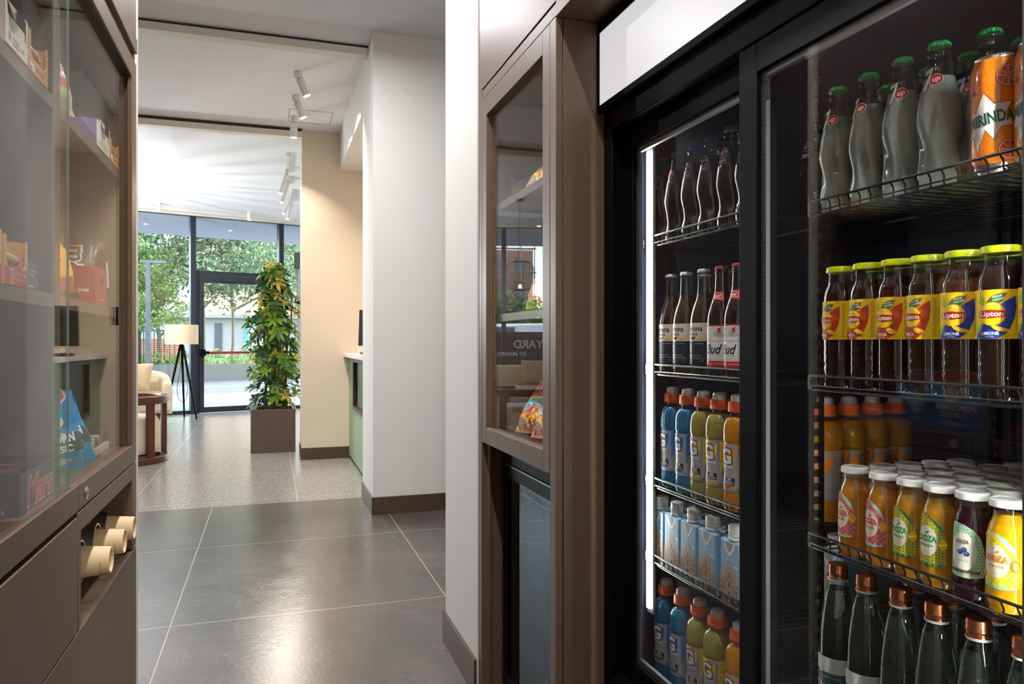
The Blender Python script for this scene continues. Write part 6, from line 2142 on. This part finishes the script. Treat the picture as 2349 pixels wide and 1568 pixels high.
def leaf_cloud(n, centres, radii, size, flat=0.75):
    """leaf quads scattered over the surfaces of several ellipsoids"""
    c = np.array(centres); r = np.array(radii)
    k = rng.integers(0, len(c), n)
    d = rng.normal(size=(n, 3)); d /= np.linalg.norm(d, axis=1)[:, None]
    rad = rng.uniform(0.55, 1.05, n)[:, None]
    p = c[k] + d * r[k] * rad
    nrm = d + rng.normal(scale=0.7, size=(n, 3)); nrm /= np.linalg.norm(nrm, axis=1)[:, None]
    t = np.cross(nrm, rng.normal(size=(n, 3))); t /= np.linalg.norm(t, axis=1)[:, None]
    s = np.cross(nrm, t)
    L_ = (size * rng.uniform(0.6, 1.3, n))[:, None]
    v = np.stack([p - t * L_, p + s * L_ * 0.36 - nrm * L_ * 0.1, p + t * L_, p - s * L_ * 0.36 - nrm * L_ * 0.1], 1)
    return v.reshape(-1, 3)


def leaf_mesh(name, v, mats, parent):
    n = len(v) // 4
    me = bpy.data.meshes.new(name)
    me.vertices.add(4 * n); me.loops.add(4 * n); me.polygons.add(n)
    me.vertices.foreach_set('co', v.astype(np.float32).ravel())
    me.loops.foreach_set('vertex_index', np.arange(4 * n, dtype=np.int32))
    me.polygons.foreach_set('loop_start', np.arange(0, 4 * n, 4, dtype=np.int32))
    for m in mats: me.materials.append(m)
    pick = rng.integers(0, 10, n) % 10
    me.polygons.foreach_set('material_index', np.array([0, 0, 0, 1, 1, 1, 2, 2, min(2, len(mats) - 1), len(mats) - 1])[pick].clip(0, len(mats) - 1).astype(np.int32))
    me.update(); me.validate()
    return link(bpy.data.objects.new(name, me), parent)


BARK = M('bark', (112, 100, 84), rough=0.95, noise=(14, 0.3))
MAG_ = None
MAG = [M_leaf('magnolia_a', (54, 84, 60), 0.3), M_leaf('magnolia_b', (78, 112, 76), 0.3), M_leaf('magnolia_c', (112, 136, 92), 0.3), M_leaf('magnolia_d', (112, 108, 74), 0.3)]
LIGHTL = [M_leaf('lightleaf_a', (124, 152, 72), 0.45), M_leaf('lightleaf_b', (146, 170, 92), 0.45), M_leaf('lightleaf_c', (96, 130, 62), 0.45)]


def tree(name, label, x, y, h, spread, base_h, leaves, n, size, seed, trunk_r=0.16):
    t = thing(name, label, 'tree', (x, y, 0.40), 0, 'street trees across the road')
    rr = random.Random(seed)
    top = h * 0.72
    path = [(0.06 * sin(k), 0.06 * cos(k * 1.3), top * k / 6) for k in range(7)]
    MB().sweep(path, [trunk_r * (1 - 0.11 * k) for k in range(7)], n=12).build('trunk', BARK, t)
    cs, rs = [], []
    for k in range(22):
        a = k * 2.4; q = (k + 0.5) / 22
        zz = base_h + (h - base_h) * q
        ext = spread * (0.35 + 0.65 * sin(pi * min(1, 0.25 + 0.75 * q)))
        r_ = ext * rr.uniform(0.25, 0.8)
        cx, cy_ = r_ * cos(a), r_ * sin(a)
        cs.append((cx, cy_, zz))
        e = spread * rr.uniform(0.26, 0.42)
        rs.append((e, e, e * 0.7))
        if k % 2 == 0:
            MB_ = branches
            MB_.sweep([(0, 0, min(top, zz * 0.7)), (cx * 0.5, cy_ * 0.5, zz * 0.88), (cx, cy_, zz)], [0.05, 0.035, 0.012], n=6)
    return t, cs, rs


for spec in (
    ('magnolia_tree', 'broad dark magnolia, its thick trunk seen through the exit door', -2.28, 26.8, 7.2, 3.0, 2.5, MAG, 9500, 0.10, 1, 0.14),
    ('magnolia_tree', 'magnolia with a thin trunk, seen through the middle of the exit door', -1.33, 27.7, 6.6, 2.6, 2.6, MAG, 8000, 0.10, 2, 0.055),
    ('magnolia_tree', 'magnolia behind the street lamp at the left of the window', -4.7, 27.5, 7.6, 2.0, 2.6, MAG, 9000, 0.10, 3, 0.13),
    ('leafy_tree', 'light green loose tree at the left edge of the window', -4.7, 25.9, 4.3, 1.5, 1.2, LIGHTL, 8000, 0.075, 4, 0.09),
    ('leafy_tree', 'pale green feathery tree below the magnolia on the left', -3.5, 26.2, 3.7, 1.2, 1.3, LIGHTL, 6000, 0.07, 5, 0.08),
    ('magnolia_tree', 'far magnolia behind the potted plant, beyond the low white building side', 1.2, 35.0, 7.0, 3.0, 3.0, MAG, 7000, 0.13, 6, 0.12),
    ('leafy_tree', 'distant tree left of the glazing, mirrored in the tall cabinet', -7.9, 29.5, 2.6, 1.9, 0.5, MAG, 2400, 0.16, 7, 0.15),
    ('leafy_tree', 'distant rounded tree mirrored in the tall cabinet, beside the brick block', -9.6, 31.0, 2.4, 2.0, 0.5, LIGHTL, 2400, 0.16, 8, 0.15),
    ('leafy_tree', 'distant tree farther left, mirrored in the tall cabinet', -11.2, 29.0, 2.2, 1.8, 0.4, MAG, 2000, 0.14, 9, 0.12),
):
    branches = MB()
    t, cs, rs = tree(*spec)
    leaf_mesh('crown', leaf_cloud(spec[8], cs, rs, spec[9]), spec[7], t)
    branches.build('branches', BARK, t)

# undergrowth behind the fence: uncountable
ug = leaf_cloud(5000, [(-7 + 0.9 * k, 25.6 + 0.1 * (k % 3), 0.55) for k in range(9)], [(0.7, 0.3, 0.42)] * 9, 0.06)
o = leaf_mesh('undergrowth', ug, LIGHTL + MAG[:2], None)
tag(o, 'low green undergrowth along the fence across the road', 'undergrowth', None, 'stuff')

# street lamp
sl = thing('street_lamp', 'grey street lamp post with a short arm, across the road', 'street lamp', (-3.55, 24.6, -0.03))
SLG = M('lamp_post_grey', (78, 82, 86), rough=0.7, spec=0.2)
MB().cyl((0, 0, 0), (0, 0, 3.62), 0.085, 0.075, 18).build('pole', SLG, sl)
MB().box(-0.22, 0.50, -0.06, 0.06, 3.62, 3.72).build('lamp_head', SLG, sl, bevel=0.01)
# dark fence with orange netting
fn = thing('fence', 'dark green bar fence across the road on the left', 'fence', (-4.7, 25.6, 0.42), R(10))
FG = M('fence_green', (28, 70, 66), rough=0.5)
m = MB()
for k in range(27):
    m.box(-2.0 + k * 0.15, -1.965 + k * 0.15, -0.015, 0.015, 0, 1.12)
m.build('bars', FG, fn)
MB().box(-2.05, 2.0, -0.02, 0.02, 1.12, 1.17).build('top_rail', FG, fn)
MB().box(-2.05, 2.0, -0.02, 0.02, 0.12, 0.16).build('bottom_rail', FG, fn)
ON = M('orange_net', (236, 112, 66), rough=0.7)
on = thing('safety_net', 'orange safety netting hung behind the dark fence', 'safety net', (-5.2, 26.6, 0.42), R(10))
m = MB()
for k in range(13):
    m.box(-2.2, 2.4, -0.005, 0.005, 0.05 + k * 0.065, 0.095 + k * 0.065)
for k in range(47):
    m.box(-2.2 + k * 0.1, -2.18 + k * 0.1, -0.005, 0.005, 0.05, 0.9)
m.build('net', ON, on)
# low white building with doors
bl = thing('building', 'low white building with a dark and a teal door, behind the trees', 'building', (-2.0, 38.5, 0.42), R(6))
MB().box(-7, 9, 0, 5, 0, 1.95).build('wall', M('render_white', (150, 150, 152), rough=0.85), bl)
MB().box(-7.2, 9.2, -0.35, 5.2, 1.95, 2.12).build('roof', M('roof_grey', (140, 140, 144), rough=0.8), bl)
MB().box(-0.62, -0.28, -0.05, 0.0, 0, 1.7).build('door', M('door_dark', (70, 74, 92), rough=0.6), bl)
MB().box(0.75, 0.92, -0.05, 0.0, 0, 1.65).box(0.92, 1.6, -0.05, 0.0, 1.5, 1.65).build('door_trim', M('door_teal', (70, 170, 174), rough=0.6), bl)
MB().box(0.92, 1.6, -0.03, 0.0, 0, 1.5).build('door', M('door_pale', (196, 206, 214), rough=0.6), bl)
# houses far behind
hb = thing('house', 'house with an orange wall glimpsed through the magnolia crowns', 'house', (-1.0, 52, 0.42))
MB().box(-4, 5, 0, 6, 0, 7.2).build('wall', M('house_orange', (224, 176, 142), rough=0.85), hb)
MB().prism([(-4.5, 7.2), (5.5, 7.2), (0.5, 9.0)], 'y', -0.4, 6.4).build('roof', M('roof_tile', (186, 110, 84), rough=0.85), hb)
bb = thing('apartment_block', 'brick apartment block under scaffolding, mirrored in the tall cabinet', 'building', (-13.2, 52, 0.42), R(10))
MB().box(-4, 3.2, 0, 8, 0, 7.6).build('wall', M('brick', (170, 128, 112), rough=0.9), bb)
for i in range(4):
    for j in range(5):
        MB().box(-3.4 + j * 1.3, -2.6 + j * 1.3, -0.06, 0.0, 0.8 + i * 1.7, 1.9 + i * 1.7).build('window', M('far_window', (86, 92, 104), rough=0.3), bb)
m = MB()
for j in range(8): m.box(-4 + j * 1.02, -3.94 + j * 1.02, -0.9, -0.84, 0, 7.9)
for i in range(5): m.box(-4.1, 3.3, -0.9, -0.3, 0.6 + i * 1.75, 0.66 + i * 1.75)
m.build('scaffold', M('scaffold_grey', (150, 140, 134), rough=0.7), bb)
# traffic light by the right edge of the glazing
tl = thing('traffic_light', 'small dark traffic light head on a pole near the right end of the glazing', 'traffic light', (0.90, 26.5, 0.0))
MB().cyl((0, 0, 0), (0, 0, 3.75), 0.03, n=12).build('pole', SLG, tl)
MB().box(-0.14, 0.14, -0.12, 0.12, 3.75, 4.30).build('signal_head', BLACKM, tl, bevel=0.02)
# a van parked along the road, low in the mirrored view
vn = thing('van', 'white van parked along the road, mirrored low in the tall cabinet', 'van', (-5.9, 20.8, -0.03), R(14))
MB().prism([(-2.2, 0.35), (2.1, 0.35), (2.2, 0.9), (1.5, 1.15), (1.0, 1.75), (-2.2, 1.8)], 'y', -0.85, 0.85).build('body', M('van_white', (236, 236, 238), rough=0.35, coat=0.4), vn, bevel=0.06)
for x in (-1.4, 1.3):
    for y in (-0.80, 0.80):
        MB().cyl((x, y - 0.1, 0.33), (x, y + 0.1, 0.33), 0.33, n=24).build('wheel', BLACKM, vn)
MB().prism([(0.95, 1.20), (1.42, 1.20), (1.02, 1.66), (0.4, 1.66), (0.4, 1.20)], 'y', -0.87, 0.87).build('side_window', M('far_window', (86, 92, 104)), vn)
